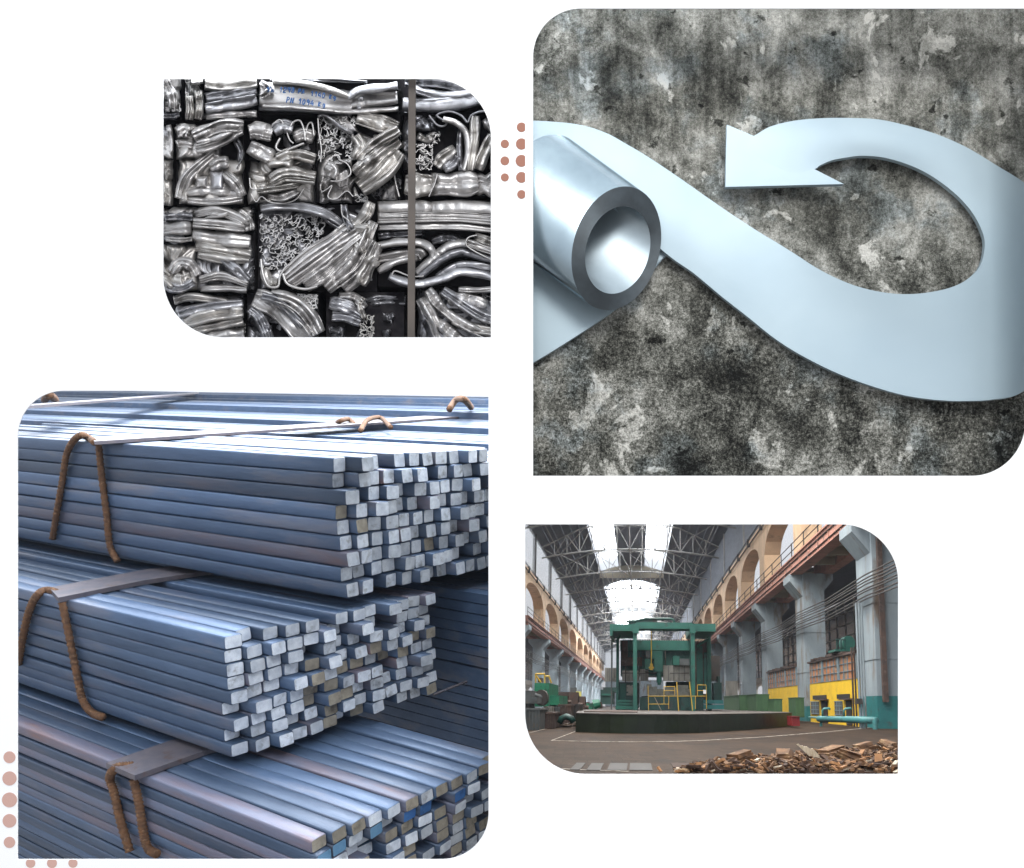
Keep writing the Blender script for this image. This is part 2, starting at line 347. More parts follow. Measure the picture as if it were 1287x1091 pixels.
INK = mat('blue_marker', lin(30, 88, 150), rough=.5)
def write(txt, x, y, ch, slant=0, slope=0):
    mb = MB()
    for c in txt:
        for st in GL.get(c, []):
            pts = catmull([(x+ch*.95*(px_*.9-py_*.18), y+ch*py_, 0) for px_, py_ in st], len(st)*5)[:, :2] if len(st) > 2 else np.array([(x+ch*.95*(px_*.9-py_*.18), y+ch*py_) for px_, py_ in st])
            mb.tube([BP(a, b_, .15) for a, b_ in pts], .0072, 5)
        x += ch*(.82 if c != ' ' else .7); y += ch*slope
    mb.build('handwriting', INK, b)
write('Nn 1298', 424, 58, 19, slope=.02); write('PA', 540, 66, 17, slope=.05); write('1140 Kg', 586, 74, 18, slope=.12); write('PN 1094 Kg', 496, 97, 19, slope=.10)
b = bale(976, 8, 1300, 152, 'dim bale of long dark folds in the top right corner behind the steel strap', False)
band(b, [(940, 30), (1100, 40), (1240, 100)], 60, h=-.12, np_=3, m=D); band(b, [(960, 62), (1080, 92), (1210, 84)], 40, h=-.02, np_=2, m=ALU[2]); band(b, [(930, 122), (1090, 124), (1240, 98)], 52, h=.0, np_=2, m=ALU[2]); band(b, [(1200, 60), (1300, 150)], 60, h=-.05, np_=3, m=D)  # darker metals put this bale's weaker light into the colour
b = bale(-20, 192, 72, 508, 'narrow strip of a crumpled bale at the left edge of the second row')
crumple(b, -20, 195, 68, 330, cells=8, seed=12); crumple(b, -20, 330, 70, 505, cells=9, seed=13); band(b, [(50, 200), (60, 260), (58, 320)], 20, np_=2)
b = bale(76, 188, 338, 506, 'crumpled bale with a large folded cap and flat square dents, second row')
crumple(b, 80, 195, 250, 330, cells=12, seed=21, amp=.08); crumple(b, 88, 330, 335, 500, cells=12, seed=22, amp=.07)
band(b, [(145, 250), (200, 225), (270, 205), (333, 208)], 62, h=.12, np_=2, amp=.08); band(b, [(150, 292), (215, 275), (290, 235), (325, 218)], 46, h=.13, np_=3, amp=.07); band(b, [(160, 265), (230, 250), (290, 225)], 26, h=.19, np_=1, amp=.05)
band(b, [(78, 232), (110, 222), (150, 240)], 50, h=.05, np_=3); band(b, [(78, 275), (100, 270), (145, 278)], 36, h=.08, np_=2); band(b, [(92, 480), (120, 400), (170, 350), (225, 305)], 50, h=.10, np_=4, amp=.06)
band(b, [(205, 365), (240, 345), (278, 340)], 50, h=.1, np_=2); band(b, [(110, 455), (210, 445), (320, 460)], 46, h=.08, np_=2); band(b, [(120, 485), (210, 490), (330, 478)], 32, h=.1, np_=2, amp=.04)
crumple(b, 205, 372, 262, 448, h=.17, amp=.015, cells=2, seed=5); crumple(b, 146, 392, 200, 442, h=.16, amp=.015, cells=2, seed=6)
band(b, [(255, 380), (300, 420), (330, 470)], 44, h=.1, np_=3, amp=.07); band(b, [(325, 330), (300, 375)], 5, h=.1, np_=1); band(b, [(300, 250), (322, 300), (318, 340)], 26, h=.04, np_=2, m=D)
b = bale(348, 186, 606, 503, 'bale of buckled sheets and rolled edges with a dark hollow low at its right')
crumple(b, 352, 330, 600, 500, h=-.02, cells=12, seed=31); band(b, [(352, 228), (390, 222), (442, 236)], 66, h=.08, np_=2, amp=.08); band(b, [(352, 282), (400, 305), (450, 325)], 58, h=.08, np_=2, amp=.1)
band(b, [(445, 225), (480, 205), (520, 215)], 52, h=.07, np_=2, amp=.09); loop(b, [(440, 200), (470, 182), (490, 215), (505, 255), (520, 270)], 9, .1); loop(b, [(505, 215), (520, 190), (545, 185), (560, 220), (565, 258)], 10, .1); loop(b, [(565, 240), (575, 200), (590, 195), (598, 240)], 9, .08)
band(b, [(520, 250), (560, 235), (600, 250)], 50, h=.04, np_=3); loop(b, [(470, 250), (455, 285), (480, 300), (520, 285), (560, 270)], 12, .13); band(b, [(455, 330), (520, 310), (603, 330)], 46, h=.11, np_=3, amp=.07)
band(b, [(420, 345), (480, 340), (520, 352)], 40, h=.08, np_=2); band(b, [(435, 415), (500, 388), (603, 402)], 62, h=.12, np_=3, amp=.08); band(b, [(380, 450), (450, 440), (540, 425)], 30, h=.1, np_=3)
loop(b, [(355, 400), (362, 440), (395, 440), (410, 430)], 8, .1); loop(b, [(360, 460), (380, 490), (400, 470), (430, 490), (480, 496), (530, 480), (560, 440)], 8, .1); band(b, [(420, 470), (480, 474), (540, 448)], 34, h=.05, np_=2)
crumple(b, 535, 430, 604, 498, h=-.1, amp=.02, cells=3, seed=36, m=GAP_SHADE)  # near-black sheet paints the shade inside the hollow
b = bale(604, 152, 926, 497, 'bale with a nest of thin squiggly edges beside wide diagonal folds')
tangle(b, 612, 165, 752, 335, 120, 41, L=50, th=2.0); band(b, [(612, 170), (640, 165), (700, 210), (745, 235)], 14, h=.05, np_=1); loop(b, [(612, 175), (616, 230), (625, 290), (622, 340)], 8, .05)
crumple(b, 618, 330, 742, 495, h=.0, cells=9, seed=42, amp=.1); loop(b, [(690, 330), (725, 350), (735, 385), (700, 410), (660, 412)], 8, .12); loop(b, [(625, 455), (650, 440), (665, 430), (650, 470), (680, 480), (720, 450), (745, 470)], 7, .12); band(b, [(640, 350), (670, 370), (660, 400)], 44, h=.1, np_=2)
band(b, [(758, 172), (830, 190), (912, 215)], 62, h=.07, np_=3, amp=.08); band(b, [(752, 240), (775, 280), (750, 330)], 50, h=.03, np_=3); band(b, [(765, 330), (830, 270), (918, 218)], 44, h=.12, np_=3, amp=.07)
band(b, [(752, 390), (830, 320), (918, 255)], 66, h=.10, np_=3, amp=.1); band(b, [(770, 440), (850, 380), (922, 300)], 76, h=.09, np_=3, amp=.1); band(b, [(760, 360), (800, 330), (840, 290)], 30, h=.17, np_=2)
tangle(b, 800, 400, 925, 485, 48, 44, h=-.05, m=D); loop(b, [(895, 360), (905, 420), (918, 470)], 10, .03); tangle(b, 745, 460, 800, 492, 12, 45)
b = bale(932, 150, 1300, 472, 'bale with hooked strips, a dark hollow and a dented beam along its base', False)
crumple(b, 930, 155, 976, 375, h=.0, cells=8, seed=51, m=D); crumple(b, 965, 165, 1060, 225, h=-.02, cells=6, seed=52, m=D); tangle(b, 970, 270, 1045, 372, 54, 53, L=40, th=2.2); tangle(b, 1040, 225, 1075, 275, 16, 54, L=35)
band(b, [(985, 240), (1020, 255), (1045, 240)], 34, h=-.02, np_=2); loop(b, [(1030, 165), (1060, 200), (1085, 205), (1095, 190), (1060, 165), (1105, 150), (1150, 165), (1175, 190), (1190, 165), (1230, 150), (1290, 155)], 12, .06, m=D)
band(b, [(1082, 178), (1130, 192), (1168, 230), (1176, 300), (1160, 375)], 24, h=.10, np_=1, amp=.04); band(b, [(1148, 215), (1144, 300), (1150, 375)], 22, h=.0, np_=2, m=D)
band(b, [(1060, 360), (1085, 325), (1130, 290)], 50, h=.06, np_=3); band(b, [(1085, 370), (1120, 345), (1140, 320)], 40, h=.08, np_=3)
band(b, [(1205, 165), (1200, 250), (1185, 375)], 38, h=.06, np_=2); band(b, [(1250, 170), (1270, 200), (1300, 240)], 60, h=.0, np_=3); band(b, [(1270, 240), (1240, 300), (1215, 370)], 46, h=.09, np_=2, amp=.09); band(b, [(1300, 270), (1270, 370)], 40, h=.04, np_=2, m=D)
band(b, [(938, 424), (990, 428), (1045, 425)], 88, h=.06, np_=2, amp=.07); band(b, [(1035, 424), (1120, 425), (1218, 418)], 92, h=.08, np_=2, amp=.08, sag=.08); band(b, [(1205, 422), (1250, 425), (1310, 425)], 84, h=.07, np_=2, amp=.08); loop(b, [(1030, 470), (1050, 425), (1062, 385)], 7, .17)
b = bale(-20, 508, 377, 833, 'large bale of flat horizontal folds over a crumpled lower half, third row left')
crumple(b, 20, 508, 370, 560, h=-.02, cells=10, seed=60); band(b, [(35, 548), (80, 545), (142, 548)], 40, h=.06, np_=2); band(b, [(-20, 590), (60, 590), (138, 588)], 54, h=.07, np_=2, amp=.03); band(b, [(40, 630), (90, 634), (140, 630)], 20, h=.08, np_=2, amp=.03)
band(b, [(145, 535), (230, 522), (310, 550), (350, 580)], 40, h=.07, np_=3); band(b, [(140, 570), (230, 575), (340, 590)], 44, h=.08, np_=3, amp=.06); band(b, [(138, 612), (240, 628), (360, 640)], 54, h=.10, np_=2, amp=.04); band(b, [(150, 655), (250, 672), (362, 690)], 50, h=.07, np_=4, amp=.05)
band(b, [(160, 690), (260, 705), (355, 712)], 34, h=.08, np_=2); band(b, [(310, 530), (345, 560), (355, 600)], 44, h=.08, np_=3); crumple(b, -20, 650, 165, 825, cells=16, seed=61, amp=.09); crumple(b, 150, 700, 372, 828, cells=14, seed=62, amp=.08, h=-.01)
band(b, [(62, 760), (90, 720), (130, 725), (158, 770)], 44, h=.11, np_=4, amp=.06); band(b, [(40, 800), (90, 815), (150, 790)], 44, h=.09, np_=3); band(b, [(240, 690), (300, 740), (352, 790)], 40, h=.1, np_=2); band(b, [(165, 785), (250, 768), (350, 800)], 36, h=.1, np_=3); band(b, [(170, 818), (270, 815), (345, 822)], 26, h=.09, np_=2); tangle(b, 335, 730, 374, 820, 25, 63, L=30, m=D)
b = bale(383, 498, 838, 832, 'biggest bale with fine stacked edges and a broad pleated sheet sweeping up diagonally')
tangle(b, 392, 535, 640, 745, 240, 71, L=46, th=2.3, ang=.1, wild=1.0); crumple(b, 392, 540, 620, 740, h=-.12, amp=.06, cells=26, seed=72, m=D)
band(b, [(395, 515), (470, 505), (560, 512), (640, 535), (705, 575)], 36, h=.07, np_=2); band(b, [(640, 545), (690, 580), (720, 600)], 36, h=.0, np_=2, m=D)
band(b, [(492, 788), (600, 705), (690, 640), (765, 590)], 96, h=.12, np_=6, amp=.045, taper=.95); band(b, [(560, 805), (660, 735), (790, 625)], 70, h=.10, np_=4, amp=.06); band(b, [(640, 815), (740, 720), (815, 560)], 70, h=.08, np_=3, amp=.09)
band(b, [(700, 810), (780, 740), (832, 640)], 70, h=.08, np_=3, amp=.1); band(b, [(770, 800), (800, 730), (830, 700)], 60, h=.1, np_=2, amp=.09); loop(b, [(398, 705), (405, 760), (425, 805), (462, 808), (470, 770), (492, 735), (510, 725)], 14, .1, dep=.3)
band(b, [(410, 740), (425, 790), (460, 795)], 40, h=.02, np_=2); loop(b, [(480, 760), (500, 800), (560, 818), (610, 808)], 14, .16, dep=.3); band(b, [(712, 500), (722, 560), (750, 600)], 28, h=.1, np_=2); band(b, [(812, 490), (790, 540), (740, 590)], 44, h=.09, np_=3); crumple(b, 735, 570, 832, 690, h=.09, cells=8, seed=73)
loop(b, [(700, 500), (705, 540), (730, 565), (725, 600)], 8, .14)
b = bale(835, 480, 1300, 812, 'bale of long stacked strips above curved rails, behind the steel strap', False)
band(b, [(836, 512), (950, 508), (1048, 512)], 50, h=.06, np_=1, amp=.03, sag=.0); band(b, [(1040, 512), (1150, 508), (1310, 520)], 50, h=.06, np_=1, amp=.03, sag=.0); band(b, [(836, 552), (1000, 548), (1150, 548), (1310, 562)], 46, h=.07, np_=5, amp=.035, taper=1, sag=.0); band(b, [(838, 586), (1000, 582), (1150, 584), (1310, 600)], 28, h=.06, np_=2, amp=.04, taper=1, sag=.0)
band(b, [(838, 620), (900, 612), (1010, 605)], 30, h=-.03, np_=2, m=D); band(b, [(836, 655), (920, 640), (1000, 645), (1040, 672), (1045, 720)], 32, h=.07, np_=1, amp=.05); band(b, [(836, 705), (920, 690), (990, 680), (1010, 700)], 40, h=.0, np_=2, amp=.06); band(b, [(838, 752), (910, 715), (990, 700)], 26, h=.06, np_=1)
band(b, [(980, 760), (1060, 690), (1110, 655), (1180, 650), (1310, 690)], 36, h=.03, np_=1, amp=.06); band(b, [(990, 775), (1080, 705), (1150, 680), (1220, 695), (1310, 720)], 34, h=.06, np_=1, amp=.06); band(b, [(1040, 640), (1100, 625), (1160, 640)], 30, h=-.06, np_=2, m=D)
band(b, [(880, 768), (930, 788), (1000, 798), (1090, 775), (1160, 752), (1310, 780)], 34, h=.10, np_=1, amp=.05); band(b, [(1060, 775), (1120, 735), (1180, 725), (1310, 745)], 28, h=.02, np_=1); loop(b, [(890, 765), (905, 750), (960, 770), (1010, 770)], 9, .1); band(b, [(1165, 640), (1220, 660), (1310, 690)], 36, h=.08, np_=3); band(b, [(1200, 620), (1260, 640), (1310, 650)], 40, h=.06, np_=3); loop(b, [(1210, 615), (1178, 625), (1170, 650), (1200, 675), (1290, 720)], 8, .13)
b = bale(62, 836, 338, 1030, 'bale of smooth wide folds in the bottom left corner')
band(b, [(70, 862), (130, 848), (230, 860), (300, 880)], 36, h=.04, np_=2, m=ALU[1]); band(b, [(85, 915), (180, 890), (332, 872)], 40, h=.08, np_=2); band(b, [(110, 945), (220, 915), (332, 905)], 56, h=.08, np_=2, amp=.06); band(b, [(140, 975), (240, 955), (332, 938)], 40, h=.07, np_=2); band(b, [(150, 1010), (250, 990), (335, 985)], 50, h=.06, np_=2); tangle(b, 300, 940, 340, 1020, 19, 81, L=30); crumple(b, 230, 838, 335, 880, h=-.03, cells=6, seed=82, m=D)
b = bale(342, 828, 618, 1030, 'bottom row bale with a broad diagonal sheet and a coil of thin wire')
crumple(b, 345, 875, 440, 1020, h=-.02, cells=12, seed=91, m=D); band(b, [(372, 850), (440, 880), (520, 950), (575, 1010)], 80, h=.08, np_=3, amp=.09); band(b, [(430, 845), (510, 870), (570, 920), (610, 990)], 80, h=.10, np_=3, amp=.09); band(b, [(400, 842), (470, 870), (560, 960)], 36, h=.17, np_=2)
band(b, [(355, 890), (395, 930), (430, 1010)], 44, h=.05, np_=4, m=ALU[2]); tangle(b, 535, 836, 612, 892, 25, 92, L=80, th=2.2, wild=.7, h=.06); tangle(b, 520, 990, 618, 1025, 16, 93, L=30)
b = bale(640, 826, 940, 1030, 'half hollow bottom row bale with a pleated lump and loose wire loops', False)
band(b, [(655, 870), (710, 880), (775, 920)], 50, h=.08, np_=4, amp=.06); band(b, [(665, 920), (720, 925), (775, 945)], 40, h=.06, np_=3); band(b, [(690, 845), (750, 850), (790, 890)], 36, h=.05, np_=3); crumple(b, 645, 950, 720, 1025, h=-.08, cells=10, seed=95, m=D); band(b, [(785, 850), (770, 880), (785, 930)], 26, h=.1, np_=2)
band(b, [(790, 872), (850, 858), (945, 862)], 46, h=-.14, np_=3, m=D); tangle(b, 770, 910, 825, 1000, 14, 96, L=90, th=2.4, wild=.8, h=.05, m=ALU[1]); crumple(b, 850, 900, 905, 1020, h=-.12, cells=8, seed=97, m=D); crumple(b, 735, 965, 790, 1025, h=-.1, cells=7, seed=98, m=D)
b = bale(988, 806, 1300, 1030, 'bale with curved pleats sweeping down to the right, bottom right corner')
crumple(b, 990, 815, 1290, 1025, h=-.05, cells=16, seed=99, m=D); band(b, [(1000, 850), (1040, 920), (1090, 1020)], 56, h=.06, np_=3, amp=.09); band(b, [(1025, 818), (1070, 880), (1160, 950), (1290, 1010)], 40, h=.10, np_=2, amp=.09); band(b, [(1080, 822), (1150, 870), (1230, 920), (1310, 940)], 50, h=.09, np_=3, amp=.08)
band(b, [(1100, 855), (1180, 860), (1250, 880)], 44, h=.10, np_=2); band(b, [(1120, 930), (1200, 965), (1310, 985)], 44, h=.07, np_=2, amp=.08); band(b, [(1060, 940), (1120, 990), (1180, 1030)], 44, h=.08, np_=2); band(b, [(1140, 820), (1220, 822), (1310, 815)], 24, h=.05, np_=2); tangle(b, 1230, 815, 1290, 900, 25, 100, L=30); band(b, [(1200, 1000), (1300, 1010)], 40, h=.05, np_=2)
# the steel strap standing in front of the bales, and a near-black sheet painted as the shade behind
uA, _ = z2(949, 0); uB, _ = z2(977, 0)
solo(MB().prism([P(uA+1.5, 60, 10.98), P(uB+1, 60, 10.98), P(uB-.5, 460, 10.98), P(uA, 460, 10.98)], (0, .03, 0)), 'steel_strap', mat('brown_steel', lin(88, 80, 74), lin(70, 64, 60), sc=2, rough=.55, met=.3, bump=.002, bsc=30), 'upright grey brown steel strap running in front of the scrap bales', 'strap')
bb = MB().prism([P(150, 60, 12.6), P(680, 60, 12.6), P(680, 470, 12.6), P(150, 470, 12.6)], (0, .1, 0)).build('backdrop', GAP_SHADE); bb['kind'] = 'structure'

# =================================================================== CONCRETE WALL WITH THE METAL ARROW
YC = 11.8
def concrete():
    m = bpy.data.materials.new('weathered_concrete'); m.use_nodes = True
    n = m.node_tree.nodes; L = m.node_tree.links; b_ = n['Principled BSDF']; b_.inputs['Roughness'].default_value = .9; b_.inputs['Specular IOR Level'].default_value = .2
    t = n.new('ShaderNodeTexCoord')
    def mp(scale, loc=(0, 0, 0)):
        q = n.new('ShaderNodeMapping'); q.inputs['Scale'].default_value = scale; q.inputs['Location'].default_value = loc; L.new(t.outputs['Object'], q.inputs[0]); return q.outputs[0]
    def nz(vec, sc, det=10, rg=.65, dist=0):
        q = n.new('ShaderNodeTexNoise'); q.inputs['Scale'].default_value = sc; q.inputs['Detail'].default_value = det; q.inputs['Roughness'].default_value = rg; q.inputs['Distortion'].default_value = dist; L.new(vec, q.inputs['Vector']); return q.outputs['Fac']
    def rp(f, a, z, lo=0, hi=1):
        q = n.new('ShaderNodeMapRange'); q.interpolation_type = 'SMOOTHSTEP'
        for k, x in zip(('From Min', 'From Max', 'To Min', 'To Max'), (a, z, lo, hi)): q.inputs[k].default_value = x
        L.new(f, q.inputs[0]); return q.outputs[0]
    def mix(f, a, c):
        q = n.new('ShaderNodeMix'); q.data_type = 'RGBA'; L.new(f, q.inputs[0])
        for i, x in ((6, a), (7, c)):
            if isinstance(x, tuple): q.inputs[i].default_value = (*x, 1)
            else: L.new(x, q.inputs[i])
        return q.outputs[2]
    def op(o_, a, c):
        q = n.new('ShaderNodeMath'); q.operation = o_
        for i, x in ((0, a), (1, c)):
            if isinstance(x, (int, float)): q.inputs[i].default_value = x
            else: L.new(x, q.inputs[i])
        return q.outputs[0]
    sep = n.new('ShaderNodeSeparateXYZ'); L.new(t.outputs['Object'], sep.inputs[0])
    X, Z = sep.outputs[0], sep.outputs[2]
    iso = mp((1, 1, 1)); st = mp((1.5, 1, .55), (3, 0, 1))
    def sc_(f, k): return op('MULTIPLY', op('SUBTRACT', f, .5), k)
    big = nz(mp((1, 1, 1), (11, 2, 5)), .55, 4, .55); midn = nz(mp((1, 1, .85), (3, 6, 1)), 2.2, 9, .66, .5); gr = nz(iso, 21, 6, .78); gr2 = nz(mp((1, 1, 1), (7, 7, 7)), 60, 3, .7)
    stk = nz(mp((9, 1, .7), (2, 0, 3)), 1.2, 6, .6)
    foot = rp(Z, 0.2, 2.6, -.15, 0.0); upper = rp(Z, 3.6, 4.8); lowgr = rp(Z, 4.6, 1.0, .75, 1.45)
    v = op('ADD', .565, sc_(big, .95)); v = op('ADD', v, sc_(midn, 1.15)); v = op('ADD', v, foot); v = op('ADD', v, op('MULTIPLY', upper, sc_(stk, .36)))
    v = op('ADD', v, op('MULTIPLY', lowgr, sc_(gr, 1.05))); v = op('ADD', v, op('MULTIPLY', lowgr, sc_(gr2, .62)))
    pale = rp(nz(mp((1, 1, .8), (5, 8, 2)), 1.9, 8, .62, .5), .595, .63); v = op('ADD', v, op('MULTIPLY', pale, .26))
    pit = rp(nz(mp((1, 1, 1), (1, 9, 4)), 3.4, 6, .6, .3), .63, .68); v = op('SUBTRACT', v, op('MULTIPLY', pit, .25))
    cr_ = n.new('ShaderNodeValToRGB'); L.new(v, cr_.inputs[0]); el = cr_.color_ramp.elements
    el[0].position = .16; el[0].color = (*lin(17, 17, 15), 1); el[1].position = .92; el[1].color = (*lin(214, 212, 205), 1)
    for p_, c_ in ((.36, (66, 66, 61)), (.52, (112, 112, 105)), (.70, (163, 162, 155))): q = el.new(p_); q.color = (*lin(*c_), 1)
    tint = n.new('ShaderNodeMix'); tint.data_type = 'RGBA'; tint.blend_type = 'MULTIPLY'; tint.inputs[7].default_value = (.88, .96, 1.04, 1)
    L.new(rp(nz(mp((1, 1, 1), (9, 3, 4)), 1.2, 5), .52, .66), tint.inputs[0]); L.new(cr_.outputs[0], tint.inputs[6]); col = tint.outputs[2]
    L.new(col, b_.inputs['Base Color'])
    bp = n.new('ShaderNodeBump'); bp.inputs['Strength'].default_value = 1; bp.inputs['Distance'].default_value = .05
    hgt = op('ADD', op('MULTIPLY', nz(iso, 4, 14, .72), .8), op('MULTIPLY', nz(iso, 22, 8, .75), .35))
    L.new(hgt, bp.inputs['Height']); L.new(bp.outputs[0], b_.inputs['Normal'])
    return m
def make_concrete():
    rg = np.random.RandomState(4); mb = MB()
    n_, k_ = 160, 150; A = np.zeros((n_, k_, 3))
    for i, u in enumerate(np.linspace(650, 1330, n_)):
        for j, v in enumerate(np.linspace(618, -30, k_)): A[i, j] = P(u, v, YC)
    for _ in range(60):                               # real hollows and spalled lumps
        a, c_ = rg.rand(2)*[n_, k_]; s_ = 1.5+5*rg.rand(); q = (rg.rand()-.55)*.06
        I, J = np.meshgrid(np.arange(n_), np.arange(k_), indexing='ij'); A[..., 1] += q*np.exp(-(((I-a)/s_)**2+((J-c_)/s_)**2))
    mb.grid(A)
    x0, x1 = A[0, 0, 0], A[-1, 0, 0]; z0, z1 = A[0, 0, 2], A[0, -1, 2]
    mb.box(x0, x1, YC+.12, YC+.5, z0, z1)
    return ps(mb.build('concrete_wall', concrete(), None, True), 'weathered grey concrete wall with black mould stains and pale flaked patches', 'wall')
make_concrete()
STEEL = mat('pale_blue_steel', (.355, .445, .495), (.33, .42, .475), sc=.7, rough=.46, met=.30, spec=.5, rv=.05, bump=.0015, bsc=5, stretch=(1, 1, 1))
def z4(x, y): return 660+x/1.788, y/1.788
def sweep(pairs, yf, t, nx=14, dens=7):
    O = catmull([(a[0], a[1], 0) for a, _ in pairs], len(pairs)*dens); I = catmull([(c[0], c[1], 0) for _, c in pairs], len(pairs)*dens)
    G = []
    for i in range(len(O)):
        row = []
        s = i/(len(O)-1)
        for q, f in enumerate(np.linspace(0, 1, nx)):
            x, y = O[i, :2]*(1-f)+I[i, :2]*f; u, v = z4(x, y)
            row.append(P(u, v, yf(s, f, x, y)))
        G.append(row)
    G = np.array(G); dn = np.array([0, t, 0]); mb = MB().grid(G)
    for e_ in (G[:, 0], G[:, -1]): mb.grid(np.stack([e_, e_+dn], 1))
    mb.grid(np.stack([G[0], G[0]+dn], 1)); mb.grid(np.stack([G[-1], G[-1]+dn], 1)); mb.grid(G+dn)
    return mb
PAIRS = [((468, 330), (590, 402)), ((515, 305), (650, 380)), ((550, 285), (662, 372)), ((600, 272), (690, 360)), ((660, 266), (722, 354)), ((720, 265), (755, 350)), ((790, 268), (800, 353)), ((850, 280), (850, 366)), ((920, 300), (895, 385)), ((990, 330), (935, 410)), ((1060, 372), (975, 443)), ((1121, 410), (1005, 478)), ((1180, 460), (1025, 515)), ((1230, 540), (1033, 550)), ((1250, 640), (1022, 598)), ((1230, 740), (990, 630)), ((1180, 830), (950, 648)), ((1110, 885), (900, 658)), ((1050, 898), (860, 661)), ((1000, 901), (820, 659)), ((940, 900), (770, 650)), ((860, 890), (720, 634)), ((780, 868), (660, 605)), ((700, 838), (610, 573)), ((620, 798), (570, 548)), ((560, 760), (530, 524)), ((500, 712), (480, 492)), ((440, 665), (430, 458)), ((380, 615), (380, 423)), ((330, 580), (340, 395)), ((270, 530), (280, 355)), ((200, 470), (230, 325)), ((130, 420), (180, 298)), ((60, 390), (120, 280)), ((10, 382), (40, 272)), ((-24, 380), (-20, 271))]
YR = 11.60
def yf(s, f, x, y): return YR-.05*math.sin(s*13+1.3)-.03*math.sin(f*math.pi)*math.sin(s*9)
t = thing('arrow_band', P(1000, 500, YC), 'pale blue metal band curving through a loop and ending in an arrowhead', 'metal arrow')
sweep(PAIRS, yf, .07).build('band', STEEL, t, True)
y0 = yf(0, .5, 0, 0)
MB().prism([P(*z4(*q), y0-.002) for q in ((450, 420), (453, 280), (515, 306), (552, 330), (652, 381), (716, 413.5))], (0, .07, 0)).build('arrowhead', STEEL, t)
LOW = [((-22, 615), (-20, 838)), ((0, 602), (18, 815)), ((60, 565), (60, 790)), ((140, 512), (120, 752)), ((220, 480), (180, 712)), ((280, 465), (215, 685)), ((320, 500), (240, 665)), ((330, 540), (272, 628)), ((335, 560), (300, 588))]
solo(sweep(LOW, lambda s, f, x, y: 11.69-.02*math.sin(s*6), .06), 'lower_band', STEEL, 'pale blue metal band passing under the cut tube and running off to the lower left', 'metal band', None, True)
def make_tube():
    t = thing('metal_tube', P(750, 390, 11.6), 'thick walled steel tube lying across the pale band, its cut end facing the viewer', 'metal tube')
    DA = np.array([.27, -.963]); DB = np.array([.963, .27]); N = 72
    def ring(c, a, b, yc, dy): return np.array([P(*z4(*(np.array(c)+a*math.cos(th)*DA+b*math.sin(th)*DB)), yc+dy*math.sin(th)) for th in np.linspace(0, 2*math.pi, N+1)])
    ax = np.array([-.78, -.57])*205
    def section(a, b, c, f):
        R0 = []
        for th in np.linspace(0, 2*math.pi, N+1):
            q = np.array(c)+a*math.cos(th)*DA+b*math.sin(th)*DB; fe = min(1, max(.02, (q[0]+22)/(.78*205)))*f
            q = q+ax*fe; R0.append(P(*z4(*q), 11.34+.10*fe+.24*math.sin(th)))
        return np.array(R0)
    out = np.array([section(142, 97, (205, 558), f) for f in (0, .004, .05, .3, .6, 1)]); inn = np.array([section(100, 71, (208, 562), f) for f in (0, .004, .05, .3, .6, 1)])
    tm = mat('brushed_tube_steel', (.33, .41, .455), (.27, .34, .385), sc=2, rough=.24, met=.95, stretch=(1, 1, 1))
    MB().grid(out).build('outer_wall', tm, t, True)
    MB().grid(inn).build('bore', mat('bore_steel', (.36, .43, .47), (.26, .31, .34), sc=.9, rough=.36, met=.6), t, True)
    MB().grid(np.array([out[0], (out[0]+inn[0])/2, inn[0]])).build('cut_face', mat('dark_cut_steel', lin(62, 70, 75), lin(46, 52, 56), sc=3, rough=.5, met=.5), t, True)
make_tube()

# =================================================================== STACKED STEEL BARS
_d1 = np.array([-1100-PX, F, PY-470]); _d2 = np.array([1650-PX, F, PY-500])
E1 = -nrm(_d1); E2 = nrm(_d2-E1*(E1@_d2)); E3 = np.cross(E1, E2)
BF = Frame(E1, E2, E3)
STAG = float((E1@_d2)/(E2@_d2))                      # ends stagger by this much per unit across the bundle
ROT = Matrix(((E1[0], E2[0], E3[0]), (E1[1], E2[1], E3[1]), (E1[2], E2[2], E3[2]))).to_4x4()
def steel(name, c, c2, c3, rough=.42): return mat(name, c, c2, sc=2.2, rough=rough, met=.25, bump=.004, bsc=22, stretch=(.25, 1.6, 1.6), c3=c3, sc3=1.1, lo3=.54, hi3=.70, randv=.28, rv=.14, spec=.6)
BAR_M = [steel('blue_grey_steel', (.052, .090, .165), (.072, .118, .205), (.13, .135, .17)), steel('dark_blue_steel', (.036, .063, .118), (.054, .090, .155), (.095, .095, .13)), steel('mauve_scale_steel', (.13, .115, .155), (.09, .125, .20), (.18, .105, .10))]
def cut(name, c, c2): return mat(name, c, c2, sc=5, rough=.62, met=.15, bump=.006, bsc=18, randv=.22, c3=(c[0]*.6, c[1]*.58, c[2]*.55), sc3=4, lo3=.56, hi3=.7)
CUT_M = {'grey': cut('sawn_steel', (.46, .52, .62), (.70, .76, .85)), 'brown': cut('brown_sawn_steel', (.24, .22, .19), (.38, .35, .29)), 'blue': cut('blue_painted_steel', (.03, .115, .34), (.045, .16, .42)), 'sky': cut('light_blue_painted_steel', (.13, .30, .52), (.18, .38, .60))}
